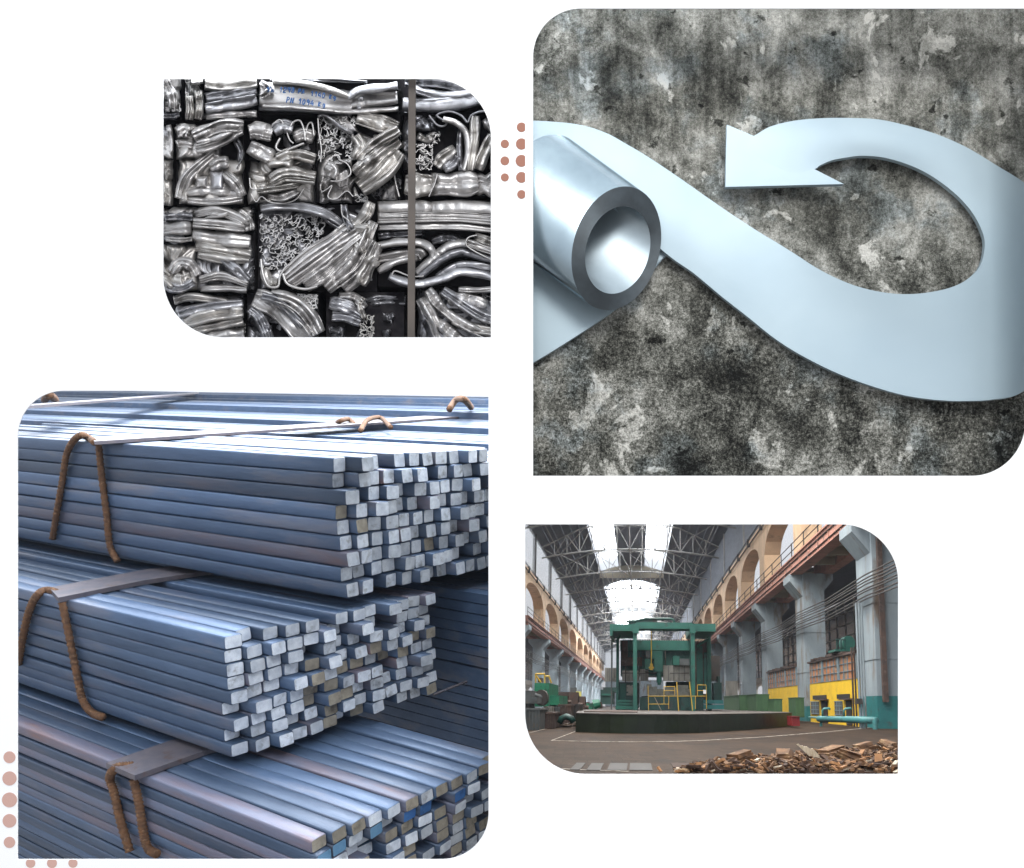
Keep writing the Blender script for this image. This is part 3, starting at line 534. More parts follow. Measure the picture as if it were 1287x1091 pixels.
def bar_mesh(w, h, L, rm, cm, seed):
    rg = np.random.RandomState(seed); bv = .030; mb = MB()
    prof = [(bv, 0), (w-bv, 0), (w-.3*bv, .3*bv), (w, bv), (w, h-bv), (w-.3*bv, h-.3*bv), (w-bv, h), (bv, h), (.3*bv, h-.3*bv), (0, h-bv), (0, bv), (.3*bv, .3*bv)]
    n = len(prof); ty, tz = rg.randn(2)*.07; st = [-L, -L*.66, -L*.33, -.012, 0]; V = []
    by, bz = rg.randn(2)*.018
    for i, x in enumerate(st):
        k = .9 if i == 4 else 1.0
        bw = math.sin((x/L+1)*math.pi)
        for y, z in prof: V.append((x+(ty*(y-w/2)+tz*(z-h/2))*(i >= 3), w/2+(y-w/2)*k-w/2+by*bw, (z-h/2)*k+h/2+bz*bw))
    fs = [(i*n+j, i*n+(j+1) % n, (i+1)*n+(j+1) % n, (i+1)*n+j) for i in range(4) for j in range(n)]
    mb.add(V, fs, 0); mb.add(V[-n:], [tuple(range(n))], 1); mb.add(V[:n], [tuple(range(n))[::-1]], 1)
    me_o = mb.build('steel_bar', [rm, cm], None, True, origin=(0, 0, 0)); me = me_o.data; bpy.data.objects.remove(me_o)
    for p in me.polygons:
        if p.material_index == 1 or len(p.vertices) > 4: p.use_smooth = False
    return me
MESH = {}
def put_bar(key, w, h, L, body, endk, a, b, c, label, group, tilt=0.0, roll=0.0):
    var = random.randrange(5); kk = (key, body, endk, var)
    if kk not in MESH: MESH[kk] = bar_mesh(w*.965, h, L, BAR_M[body], CUT_M[endk], hash(str(kk)) % 1000 if False else sum(map(ord, str(kk))) % 997)
    o = bpy.data.objects.new('steel_bar', MESH[kk]); COL.objects.link(o)
    M = ROT @ Matrix.Rotation(roll, 4, 'X') @ Matrix.Rotation(tilt, 4, 'Y'); M.translation = Vector(BF.w((a, b+w/2, c)))
    o.matrix_world = M
    return ps(o, label, 'steel bar', group)
R3 = BF.R
C3 = (R3 @ ray(392, 1058))*12.2                       # near top corner of the lowest bundle
c2 = C3[2]+.20
C2 = BF.at(297, 955, 2, c2); top2 = BF.at(288, 803, 0, C2[0]); H2 = top2[2]-c2
c1 = top2[2]+.24
C1 = BF.at(430, 751, 2, c1); top1 = BF.at(424, 577, 0, C1[0]); H1 = top1[2]-c1
def wid(corner, u, v):                               # width across from the corner to pixel (u,v) on the staggered end plane
    q = R3 @ ray(u, v); k = (corner[0]-corner[1]*STAG)/(q[0]-q[1]*STAG); return (q*k)[1]-corner[1]
W2 = wid(C2, 548, 757); W1 = wid(C1, 614, 566); W3 = wid(C3, 566, 980)
print('BARS', C1, C2, C3, 'H', H1, H2, 'W', W1, W2, W3, 'stag', STAG)
def bundle(key, corner, ncol, nrow, w, h, L, lab, group, hole, jit, pick, skip=lambda i, j: False, pitch=None, from_top=False):
    n = 0
    for j in range(nrow):                             # j = 0 is the bottom row
        drift = 0.0
        for i in range(ncol):
            if skip(i, j): continue
            if random.random() < hole and 0 < i: continue
            drift += random.uniform(-.004, .010)*(w/.35)
            b_ = corner[1]+i*(pitch or w*1.03)+drift+random.uniform(-.008, .008)
            a_ = corner[0]+(b_-corner[1])*STAG+random.gauss(0, jit)-(0.25 if random.random() < .08 and i > 0 else 0)
            c_ = corner[2]+j*h*1.015+random.uniform(-.006, .006)
            q_ = BF.w((a_, b_, c_))
            if PX+F*q_[0]/q_[1] > 632: continue
            body, endk = pick(i, j)
            lb, gp = lab(i, j, body, endk), group
            put_bar(key, w, h*.965, L, body, endk, a_, b_, c_, lb[0], lb[1], random.gauss(0, .002), random.gauss(0, .03) if i > 0 else 0); n += 1
    return n
NB = 0
w1, h1 = W1/11.6, H1/9
def pick1(i, j): return (0 if random.random() < .80 else random.choice((1, 1, 2)), 'grey' if random.random() < .96 else 'brown')
def lab1(i, j, b_, e_):
    if i == 0: return (('lengthwise bar on the front side of the topmost bundle, mauve brown scale on its side' if b_ == 2 else 'long blue grey steel bar on the front side of the topmost bundle'), 'front side bars of the topmost bundle'+(' with mauve scale' if b_ == 2 else ''))
    if e_ == 'brown': return ('square bar with a brownish sawn end inside the topmost bundle', 'brown ended bars of the topmost bundle')
    if j == 8: return ('pale blue bar in the top layer of the topmost bundle', 'top layer bars of the topmost bundle')
    return ('square bar with a bright silvery sawn end inside the topmost bundle', 'silver ended bars of the topmost bundle')
NB += bundle('b1', C1, 12, 9, w1, h1, 17, lab1, '', .05, .10, pick1)
w2, h2 = W2/13.4, H2/9
def pick2(i, j): return (random.choice((0, 0, 0, 1, 1, 1, 1, 2)), 'brown' if random.random() < (.30 if 4 <= i <= 12 and j < 6 else .04) else 'grey')
def lab2(i, j, b_, e_):
    if i == 0: return (('long mauve tinted steel bar on the front side of the middle bundle' if b_ == 2 else 'long dark blue steel bar on the front side of the middle bundle'), 'front side bars of the middle bundle'+(' with mauve tint' if b_ == 2 else ''))
    if e_ == 'brown': return ('bar with a dull brown sawn end in the middle bundle', 'brown ended bars of the middle bundle')
    if j == 8: return ('bar in the top layer of the middle bundle below the topmost bundle', 'top layer bars of the middle bundle')
    return ('bar with a pale grey sawn end in the middle bundle', 'grey ended bars of the middle bundle')
NB += bundle('b2', C2, 13, 9, w2, h2, 15, lab2, '', .05, .10, pick2)
w3 = W3/8.3; h3 = .20
def pick3(i, j):
    top = 7
    if j == top: return (random.choice((0, 0, 0, 0, 0, 0, 2)), random.choice(('brown', 'brown', 'grey')))
    if j == top-1: return (1, random.choice(('blue', 'blue', 'sky', 'grey')) if i < 11 else 'blue')
    return (random.choice((0, 1, 1, 2)), random.choice(('grey', 'brown', 'grey')))
def lab3(i, j, b_, e_):
    if e_ in ('blue', 'sky') and i > 0: return (('bar with a deep blue painted end in the lowest bundle' if e_ == 'blue' else 'bar with a light blue painted end in the lowest bundle'), ('deep' if e_ == 'blue' else 'light')+' blue ended bars of the lowest bundle')
    if j == 7: return (('reddish mauve bar in the top layer of the lowest bundle' if b_ == 2 else 'blue grey bar in the top layer of the lowest bundle'), ('reddish' if b_ == 2 else 'blue grey')+' top layer bars of the lowest bundle')
    if i == 0: return ('dark bar on the front side of the lowest bundle', 'front side bars of the lowest bundle')
    return (('brown ended bar under the blue ends in the lowest bundle' if e_ == 'brown' else 'grey ended bar under the blue ends in the lowest bundle'), e_+' ended bars under the blue ends in the lowest bundle')
C3b = C3-np.array([0, 0, 8*h3*1.015])
NB += bundle('b3', C3b, 17, 8, w3, h3, 16, lab3, '', .02, .05, pick3, skip=lambda i, j: i > 10 and j < 4)
NB += 0
for k in range(9):                                    # lower bars of the front side, seen at the bottom left
    put_bar('b3s', w3, h3*.985, 16, random.choice((0, 1, 1, 2)), 'grey', C3[0]+random.gauss(0, .05), C3[1]+random.uniform(-.01, .01), C3b[2]-(k+1)*h3*1.015, 'dark bar on the front side of the lowest bundle', 'front side bars of the lowest bundle', random.gauss(0, .001)); NB += 1
print('NBARS', NB)
area('added_far_bar_light', (-14, 36, 15), (-14, 35, 0), 26, 26, 14000, (.92, .96, 1))  # added lamp, only there to brighten the far bar tops
area('added_bar_light', (-3.5, 17.5, 9.5), (-3.5, 17.0, 0), 9, 12, 3600, (.90, .95, 1))  # added lamp above the opening, brightens the upper faces of the bars
bd = MB().prism([P(-80, 512, 75), P(636, 512, 75), P(636, 1200, 75), P(-80, 1200, 75)], (0, .2, 0)).build('backdrop', GAP_SHADE); bd['kind'] = 'structure'  # near-black sheet in place of the shade behind the bars
# farther bundles: only strips of them show, built as one mass
mb = MB(BF); rg = np.random.RandomState(5)
def far(a, b, c, ncol, nrow, w, h, L):
    for i in range(ncol):
        for j in range(nrow):
            if 0 < j < nrow-1 and i > 0: continue
            bb_ = b+i*w*1.03; cc = c+j*h+rg.randn()*.008; aa = BF.at(628+rg.rand()*14, 800, 1, bb_+w)[0]
            for _ in range(3):
                q_ = BF.w((aa, bb_, cc)); vv = PY-F*q_[2]/q_[1]; aa = BF.at(630+rg.rand()*8, vv, 1, bb_+w)[0]
            mb.box(aa-L, aa, bb_, bb_+w*.95, cc, cc+h*.90)
far(0, C1[1]+12.25*w1, C1[2]+.0, 9, 8, w1, h1, 24)
far(0, C1[1]+22.2*w1, C1[2]+.14, 12, 8, w1, h1, 34)
far(0, C1[1]+36*w1, C1[2]+.32, 16, 8, w1, h1, 50)
far(0, C1[1]+55*w1, C1[2]+.60, 24, 8, w1, h1, 80)
far(0, C1[1]+84*w1, C1[2]+.98, 40, 8, w1, h1, 120)
far(C2[0]-.3, C2[1]+W2+.9, c2-1.5, 14, 15, w2, h2, 16)
o = mb.build('steel_bars', BAR_M[0]); ps(o, 'farther bundles of steel bars showing in strips behind the three near bundles', 'steel bars', kind='stuff')
# tie plates and rusty rebar hooks
RUST = mat('rusty_rebar', (.17, .080, .035), (.085, .045, .027), sc=9, rough=.85, bump=.01, bsc=40, c3=(.26, .15, .08), sc3=14)
TIE = mat('scaled_tie_steel', (.105, .105, .135), (.16, .14, .155), sc=4, rough=.5, met=.4, c3=(.13, .085, .075), sc3=3, lo3=.6)
def hook(legs, label, rad=.070):
    mb = MB()
    for pts in legs:
        c = catmull(pts, len(pts)*16); s = np.arange(len(c)); mb.tube(c, rad*(1+.15*np.where(s % 3 == 0, 1, -.4)), 8)
    return solo(mb, 'rebar_hook', RUST, label, 'rebar hook', 'rusty rebar hooks on the bundles', True)
def side(c, off=-.075): return lambda u, v: BF.w(BF.at(u, v, 1, c[1]+off))
def topp(z, off=.05): return lambda u, v: BF.w(BF.at(u, v, 2, z+off))
s1, s2, s3 = side(C1), side(C2), side(C3)
t1, t2, t3 = topp(top1[2]), topp(top2[2]), topp(C3[2])
hook([[s1(66, 677), s1(72, 640), s1(78, 606), s1(83, 574), s1(91, 556), s1(102, 547), t1(112, 551), t1(119, 556)], [s1(124, 559), s1(128, 600), s1(134, 648), s1(138, 686), s1(148, 706)]], 'rusty rebar hook over the front edge of the topmost bundle')
hook([[s2(23, 834), s2(29, 800), s2(36, 770), s2(46, 749), t2(58, 742), t2(72, 745)], [s2(78, 757), s2(88, 805), s2(97, 850), s2(104, 880), s2(116, 896), s2(130, 902)]], 'orange brown rebar hook over the front edge of the middle bundle')
hook([[s3(163, 1070), s3(151, 1030), s3(143, 995), s3(138, 978), t3(146, 965), t3(168, 962)], [s3(168, 980), s3(175, 1012), s3(180, 1045), s3(186, 1066), s3(198, 1074)]], 'dark brown rebar hook over the front edge of the lowest bundle')
hook([[t1(423, 532), BF.w(BF.at(428, 529, 2, top1[2]+.2)), BF.w(BF.at(438, 527, 2, top1[2]+.2)), t1(446, 534)], [t1(453, 541), BF.w(BF.at(462, 528, 2, top1[2]+.25)), BF.w(BF.at(478, 525, 2, top1[2]+.25)), t1(491, 537)]], 'pair of small rusty hoops on top of the bundles near the silver ends', .07)
hook([[BF.w(BF.at(565, 514, 2, top1[2]+.45)), BF.w(BF.at(573, 503, 2, top1[2]+.75)), BF.w(BF.at(583, 502, 2, top1[2]+.85)), BF.w(BF.at(592, 512, 2, top1[2]+.45))]], 'small rusty hoop on a far bundle at the upper right corner', .12)
hook([[BF.w(BF.at(56, 503, 2, top1[2]+.6)), BF.w(BF.at(62, 497, 2, top1[2]+.9)), BF.w(BF.at(70, 503, 2, top1[2]+.6))]], 'small dark hoop on a far bundle at the upper left', .12)
def plate(pts, z, th, label):
    solo(MB(BF).prism([BF.at(u, v, 2, z) for u, v in pts], (0, 0, th)), 'tie_plate', TIE, label, 'tie plate', 'tie plates lying across the bundles')
plate([(117, 554), (119, 559), (320, 545), (446, 536), (640, 521), (640, 516.5), (444, 531.5), (320, 540)], top1[2]+.03, .07, 'long thin tie bar lying across the top of the topmost bundle')
plate([(62, 744), (74, 757), (180, 735), (330, 712), (330, 700), (176, 722)], top2[2]+.012, .09, 'dark tie plate squeezed between the topmost and middle bundles')
plate([(134, 965), (170, 981), (262, 948), (330, 928), (300, 915), (216, 936)], C3[2]+.012, .09, 'wide mauve grey tie plate squeezed between the middle and lowest bundles')
plate([(33, 512), (34, 514), (250, 496), (250, 494)], top1[2]+.62, .08, 'thin tie bar across the far bundles at the upper left')
pA, pB = BF.w(BF.at(545, 873, 2, C3[2]+.05)), BF.w(BF.at(616, 845, 2, C3[2]+.25))
solo(MB().rod(pA, pB, .03, 6), 'steel_rod', TIE, 'thin steel rod slanting behind the ends of the middle bundle', 'rod')

# =================================================================== THE FACTORY HALL
HF_d = nrm((800-PX, F, PY-885)); HF_r = nrm((HF_d[1], -HF_d[0], 0)); HF_u = np.cross(HF_r, HF_d)
HF = Frame(HF_r, HF_d, HF_u)
ZF = -.90                                             # floor level below the eye
XR, XL, BAY, Y1 = 10.1, -11.8, 15.45, 37.5            # wall planes, bay length, first right column
BAYL, YL1 = 20.5, 47.0
def hx(u, y): return HF.at(u, 885, 1, y)[0]
def hz(v, y): return HF.at(800, v, 1, y)[2]
def hfl(u, v, z=ZF): return HF.at(u, v, 2, z)         # floor point seen at a pixel
def HB(): return MB(HF)
def pbox(mb, u0, v0, u1, v1, y, dy, m=0):             # box whose front covers a pixel rectangle at depth y
    a, b_ = HF.at(u0, v1, 1, y), HF.at(u1, v0, 1, y)
    return mb.box(a[0], b_[0], y, y+dy, a[2], b_[2], m)
def hthing(name, p, label, cat, group=None): return thing(name, HF.w(p), label, cat, group)
def hsolo(mb, name, m, label, cat, group=None, smooth=False): return solo(mb, name, m, label, cat, group, smooth)
# --- materials
PEACH = mat('peach_plaster', (.66, .45, .28), (.52, .36, .23), sc=.7, rough=.85, bump=.02, c3=(.27, .19, .13), sc3=.9, lo3=.56, hi3=.72, stretch=(1, 1, .5))
PINK = mat('pink_girder', (.50, .23, .17), (.36, .18, .13), sc=1.2, rough=.75, c3=(.16, .12, .10), sc3=1.5)
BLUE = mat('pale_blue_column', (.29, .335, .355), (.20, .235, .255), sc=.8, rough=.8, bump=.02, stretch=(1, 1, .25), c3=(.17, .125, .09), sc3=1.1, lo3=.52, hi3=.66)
BLUE_LIT = mat('lit_blue_column', (.56, .64, .68), (.46, .53, .57), sc=.8, rough=.8, c3=(.30, .30, .30), sc3=1.1, lo3=.6, hi3=.74)  # lighter copy of the column paint: brighter light on the left row painted in
TEAL = mat('teal_paint', (.02, .17, .165), (.015, .12, .12), sc=1.5, rough=.55, c3=(.05, .06, .055), sc3=2, lo3=.6)
WHITEW = mat('white_glass_block', (.78, .79, .80), (.66, .67, .68), sc=4, rough=.5, trans=.6, clear=.72, bump=.02, bsc=6)
ROOF = mat('dark_roof_sheets', (.085, .093, .112), (.115, .122, .145), sc=.6, rough=.8, stretch=(3, .5, 3))
TRUSS = mat('truss_steel', (.30, .28, .25), (.20, .19, .18), sc=1.5, rough=.7)
GLAZE = mat('skylight_glass', (.92, .94, .97), rough=.3, trans=.85, clear=.6)
CREAM = mat('cream_panel', (.42, .36, .26), (.34, .29, .21), sc=.6, rough=.8)
BLACK = mat('black_pipe', (.03, .028, .027), (.06, .045, .035), sc=3, rough=.6)
DARKG = mat('slate_glazing', (.07, .085, .12), (.05, .06, .085), sc=1.5, rough=.25)
GREEN = mat('machine_green', (.022, .125, .092), (.016, .085, .066), sc=1.4, rough=.5, bump=.004, c3=(.03, .045, .038), sc3=1.8, lo3=.58, hi3=.72, spec=.4)
GREEN_D = mat('dark_machine_green', (.012, .062, .05), (.010, .04, .034), sc=1.4, rough=.5, c3=(.02, .02, .018), sc3=2)
OLIVE = mat('olive_platform_paint', (.012, .021, .006), (.006, .011, .004), sc=1.1, rough=.42, bump=.01, c3=(.026, .034, .022), sc3=1.2, lo3=.60, hi3=.74, stretch=(1, 1, 1.5))
CABG = mat('cabinet_green', (.055, .125, .05), (.04, .095, .04), sc=2, rough=.55)
YEL = mat('yellow_paint', (.80, .50, .01), (.68, .42, .015), sc=1.2, rough=.7, c3=(.42, .28, .04), sc3=2.2, lo3=.60, hi3=.74)
YRAIL = mat('yellow_rail', (.55, .34, .02), (.42, .26, .03), sc=3, rough=.55)
RUSTG = mat('rusty_orange_pane', (.50, .17, .05), (.36, .15, .06), sc=1.6, rough=.4, c3=(.22, .17, .12), sc3=1.2, lo3=.5, hi3=.6, stretch=(1, 1, .4))
GREYP = mat('grey_machine_plate', (.30, .28, .24), (.20, .19, .17), sc=1.4, rough=.5, met=.3, stretch=(2, 1, .5), c3=(.11, .09, .07), sc3=2)
IRON = mat('rusty_iron', (.09, .05, .035), (.05, .035, .03), sc=3, rough=.75, c3=(.14, .10, .08), sc3=4)
GREYD = mat('grey_iron', (.10, .11, .11), (.06, .065, .065), sc=2.5, rough=.7, c3=(.14, .10, .07), sc3=3)
WINF = mat('blue_grey_frame', (.16, .21, .23), rough=.6)
DOORM = mat('dark_doorway', (.022, .016, .013), rough=.7)
def floor_mat():
    m = bpy.data.materials.new('worn_tile_floor'); m.use_nodes = True
    n = m.node_tree.nodes; L = m.node_tree.links; b_ = n['Principled BSDF']; b_.inputs['Roughness'].default_value = .75; b_.inputs['Specular IOR Level'].default_value = .12
    t = n.new('ShaderNodeTexCoord'); mp_ = n.new('ShaderNodeMapping'); mp_.inputs['Scale'].default_value = (1, .42, 1); L.new(t.outputs['Object'], mp_.inputs[0])
    br = n.new('ShaderNodeTexBrick'); br.inputs['Scale'].default_value = 1.6; br.inputs['Mortar Size'].default_value = .012; br.inputs['Brick Width'].default_value = .62; br.inputs['Row Height'].default_value = .42
    br.inputs['Color1'].default_value = (.044, .026, .0155, 1); br.inputs['Color2'].default_value = (.024, .015, .0095, 1); br.inputs['Mortar'].default_value = (.010, .007, .006, 1); L.new(mp_.outputs[0], br.inputs['Vector'])
    def nz(sc, d=10):
        q = n.new('ShaderNodeTexNoise'); q.inputs['Scale'].default_value = sc; q.inputs['Detail'].default_value = d; q.inputs['Roughness'].default_value = .7; L.new(mp_.outputs[0], q.inputs['Vector']); return q.outputs['Fac']
    def rp(f, a, z):
        q = n.new('ShaderNodeMapRange'); q.inputs['From Min'].default_value = a; q.inputs['From Max'].default_value = z; L.new(f, q.inputs[0]); return q.outputs[0]
    def mix(f, a, c):
        q = n.new('ShaderNodeMix'); q.data_type = 'RGBA'; L.new(f, q.inputs[0]); L.new(a, q.inputs[6]); q.inputs[7].default_value = (*c, 1); return q.outputs[2]
    c = mix(rp(nz(.5), .42, .68), br.outputs['Color'], (.056, .034, .020)); c = mix(rp(nz(1.3), .54, .70), c, (.024, .018, .015)); c = mix(rp(nz(5), .60, .72), c, (.09, .062, .04))
    L.new(c, b_.inputs['Base Color'])
    bp = n.new('ShaderNodeBump'); bp.inputs['Distance'].default_value = .012; bp.inputs['Strength'].default_value = 1; L.new(nz(4), bp.inputs['Height']); L.new(bp.outputs[0], b_.inputs['Normal'])
    return m
YEND = 330.0
def front(x, z=ZF, yw=10.90):                         # hall depth at which the white wall stands
    return (yw-x*HF.R[0][1]-z*HF.R[2][1])/HF.R[1][1]
def hl(y): return hx(646, y)
fpoly = [(hl(11.0), front(hl(11.0))), (XR+16, front(XR+16)), (XR+16, YEND), (XL-16, YEND), (XL-16, 180), (hl(60), 60)]
fl = HB().prism([(x, y, ZF-.3) for x, y in fpoly], (0, 0, .3)).build('floor', floor_mat()); fl['kind'] = 'structure'
pz = [P(640, 715, 10.88), P(642.5, 715, 10.88), P(642.5, 715, 78), P(640, 715, 78)]
pt_ = MB().hexa([tuple(q+(0, 0, -16)) for q in pz], [tuple(q+(0, 0, 3.2)) for q in pz]).build('partition_wall', mat('pale_partition_plaster', (.52, .50, .46), (.42, .40, .37), sc=.7, rough=.9)); pt_['kind'] = 'structure'
# --- painted lines and the floor trench
LINEP = mat('worn_white_line', (.40, .35, .29), (.10, .07, .05), sc=5, rough=.8, lo=.45, hi=.60)
def line(pix, wpx, label):
    pts = [hfl(u, v) for u, v in pix]; mb = HB()
    for p, q in zip(pts[:-1], pts[1:]):
        d = nrm(q-p); nn = np.array([-d[1], d[0], 0]); w0 = wpx*p[1]/F; w1_ = wpx*q[1]/F
        sxx = abs(d[0])*4+1
        mb.prism([p+nn*w0*sxx/2+(0, 0, .004), p-nn*w0*sxx/2+(0, 0, .004), q-nn*w1_*sxx/2+(0, 0, .004), q+nn*w1_*sxx/2+(0, 0, .004)], (0, 0, .003))
    o = hsolo(mb, 'floor_line', LINEP, label, 'painted line', 'white painted floor lines')
line([(693, 931), (728, 931.8), (790, 932.6), (850, 932), (890, 930.5), (960, 926.5), (1040, 920), (1135, 910.5)], 1.5, 'long white painted line running across the hall floor in front of the platform')
line([(693, 931), (723, 919.5)], 1.6, 'short white painted line slanting to the left corner of the platform')
line([(655, 924), (690, 915), (724, 907)], 1.4, 'white painted line on the floor below the grey bins at left')
line([(690, 966), (740, 968), (790, 970)], 1.2, 'white painted line at the bottom left edge of the hall floor')
tr = HB()
a_, b__ = hfl(846, 965), hfl(960, 962)
tr.box(a_[0], b__[0]+1.0, a_[1], a_[1]+.9, ZF+.002, ZF+.012); hsolo(tr, 'trench_cover', mat('rusty_trench', (.03, .018, .013), (.07, .035, .02), sc=4, rough=.9), 'dark rusty trench strip in the floor before the wood chips', 'trench')
PALE = mat('pale_worn_tile', (.034, .026, .020), (.022, .017, .013), sc=2, rough=.7)
for u0, u1, v, lb in ((716, 737, 965, 'first pale floor slab from the left in the front row'), (737, 760, 965.5, 'second pale floor slab from the left in the front row'), (763, 790, 965.5, 'third pale floor slab from the left in the front row'), (791, 819, 965.5, 'pale floor slab beside the dark trench')):
    p, q = hfl(u0, v+3), hfl(u1-1, v-5.5)
    hsolo(HB().box(p[0], q[0], p[1], q[1], ZF+.001, ZF+.010), 'floor_slab', PALE, lb, 'floor slab', 'pale slabs in the floor')
# --- the building
hall = hthing('factory_hall', (0, 60, ZF), 'long old factory hall with arcaded side walls, steel roof trusses and glazed roof ridge', 'hall')
def arch_strip(mb, x, xt, ya, yb, zs, rise, zt, n=14):   # wall piece with an arched underside between ya and yb
    ys = np.linspace(ya, yb, n+1); f = (ys-ya)/(yb-ya)*2-1; zc = zs+rise*np.sqrt(np.maximum(0, 1-f*f))
    for i in range(n):
        mb.hexa([(x, ys[i], zc[i]), (xt, ys[i], zc[i]), (xt, ys[i+1], zc[i+1]), (x, ys[i+1], zc[i+1])], [(x, ys[i], zt), (xt, ys[i], zt), (xt, ys[i+1], zt), (x, ys[i+1], zt)])
PD = 2.7
for side_, X, bay, ya, ncol in ((1, XR, BAY, Y1, 14), (-1, XL, BAYL, YL1, 13)):
    xt = X+side_*1.25
    arc = HB()
    for k in range(-1, ncol):
        y = ya+k*bay; far_end = y+bay
        if y < 12 or (side_ < 0 and y < 80): continue
        cb_ = HB()
        xs = sorted((X, xt))
        cb_.box(xs[0], xs[1], y, y+PD, ZF, 8.0)
        # flared bracket under the crane girder
        cb_.prism([(X, y+.2, 6.6), (X-side_*.75, y+.2, 7.55), (X-side_*.75, y+.2, 8.0), (X, y+.2, 8.0)], (0, PD-.4, 0))
        cb_.prism([(xt, y+.2, 6.9), (xt+side_*.6, y+.2, 7.6), (xt+side_*.6, y+.2, 8.0), (xt, y+.2, 8.0)], (0, PD-.4, 0))
        for zz in (2.0, 4.4): cb_.box(xs[0]-.03, xs[1]+.03, y-.03, y+PD+.03, zz, zz+.05)
        col_ = cb_.build('column', BLUE if side_ > 0 else BLUE_LIT, hall)
        if side_ > 0 and k <= 1:
            HB().box(xs[0]-.02, xs[1]+.02, y-.02, y+PD+.02, ZF+.004, .46 if k == 0 else .0).build('painted_base', TEAL, col_)
        HB().box(xs[0], xs[1], y, y+PD, 8.85, 11.8).build('pier', PEACH, hall)
        arch_strip(arc, X, xt, y+PD, far_end, 11.8, 1.75, 14.2)
        arc.box(xs[0], xs[1], y, y+PD, 11.8, 14.2)
        gi = HB(); gx = sorted((X-side_*.62, X+side_*.0)); gi.box(gx[0], gx[1], y, far_end-.01, 8.0, 8.85)
        for q in range(6): gi.box(gx[0]-.04, gx[1]+.02, y+q*bay/6, y+q*bay/6+.10, 8.02, 8.83)
        gi.box(*sorted((X-side_*.72, X+side_*.05)), y, far_end-.01, 8.85, 8.93); gi.box(*sorted((X-side_*.70, X)), y, far_end-.01, 7.95, 8.0)
        gx2 = sorted((xt, xt+side_*.6)); gi.box(gx2[0], gx2[1], y, far_end-.01, 8.0, 8.85)
        gg = gi.build('crane_girder', PINK, hall)
        sl = HB(); sl.box(*sorted((X, xt)), y+PD+.01, far_end-.01, 8.5, 8.8)
        for q in range(1, 4): sl.box(*sorted((X, xt)), y+PD+q*(bay-PD)/4, y+PD+q*(bay-PD)/4+.25, 8.05, 8.5)
        sl.build('girder_deck', CREAM, hall)
        rl = HB()
        for zz in (9.35, 9.8): rl.rod((X-side_*.62, y, zz), (X-side_*.62, far_end, zz), .035)
        for q in range(4): rl.rod((X-side_*.62, y+q*bay/4, 8.9), (X-side_*.62, y+q*bay/4, 9.85), .035)
        rl.rod((X-side_*.66, y, 8.62), (X-side_*.66, far_end, 8.62), .04); rl.rod((X-side_*.66, y, 8.22), (X-side_*.66, far_end, 8.22), .04)
        rl.build('handrail', BLACK, gg)
    arc.box(*sorted((X-side_*.12, xt)), (88.0 if side_ < 0 else 22), ya+ncol*bay, 14.2, 14.45)
    arc.build('arcade_wall', PEACH, hall)
    pp = HB()
    for zz in (14.0, 14.55): pp.rod((X-side_*.2, 88 if side_ < 0 else 14, zz), (X-side_*.2, ya+ncol*bay, zz), .06)
    for q in range(10 if side_ < 0 else 0, 40): pp.box(*sorted((X-side_*.28, X-side_*.02)), 15+q*7.7, 15.25+q*7.7, 13.95, 14.65)
    pp.build('wall_pipes', BLACK, hall)
    # upper wall
    for k in range(18):
        y = 26+k*18.2
        if side_ < 0 and k < 3: continue
        if side_ < 0:
            HB().box(X-.12, X, y+.25, y+18.0, 14.45, 19.4).build('glass_block_window', WHITEW, hall)
            HB().box(X-.3, X+.12, y, y+.25, 14.45, 19.6).build('wall_post', BLACK, hall)
        else:
            HB().box(X, X+.12, y+.25, y+18.0, 14.45, 19.4).build('upper_wall_sheet', ROOF, hall)
            HB().box(X-.12, X+.3, y, y+.25, 14.45, 19.6).build('wall_post', TRUSS, hall)
    # far aisle wall seen between the columns
    xa = X+side_*13.5; aw = HB(); 
    for k in range(6 if side_ < 0 else 0, 24):
        y = 20+k*13.0
        aw.box(*sorted((xa, xa+side_*.5)), y, y+2.2, ZF, 4.2); arch_strip(aw, xa, xa+side_*.5, y+2.2, y+13.0, 3.1, .7, 4.2, 8); aw.box(*sorted((xa-.02, xa+.02)), y+2.2, y+13, ZF, .6)
    aw.box(*sorted((xa-side_*.2, xa+side_*.5)), 98 if side_ < 0 else 20, YEND, 4.2, 5.2); aw.build('aisle_arcade', mat('pale_aisle_plaster', (.62, .58, .52), (.5, .46, .40), sc=.8, rough=.85), hall)
    gz = HB().box(*sorted((xa+side_*.1, xa+side_*.3)), 98 if side_ < 0 else 20, YEND, 5.2, 12.0).build('aisle_glazing', DARKG, hall)
    gb = HB()
    for k in range(19 if side_ < 0 else 0, 70): gb.box(*sorted((xa-side_*.02, xa+side_*.1)), 20+k*4.2, 20.12+k*4.2, 5.2, 12)
    for zz in (6.5, 7.8, 9.1, 10.4): gb.box(*sorted((xa-side_*.015, xa+side_*.1)), 98 if side_ < 0 else 20, YEND, zz, zz+.1)
    gb.build('glazing_bars', TRUSS, gz)
    HB().box(*sorted((xt+side_*5, xa)), 98 if side_ < 0 else 12, YEND, 12.0, 12.3).build('aisle_roof', ROOF, hall)
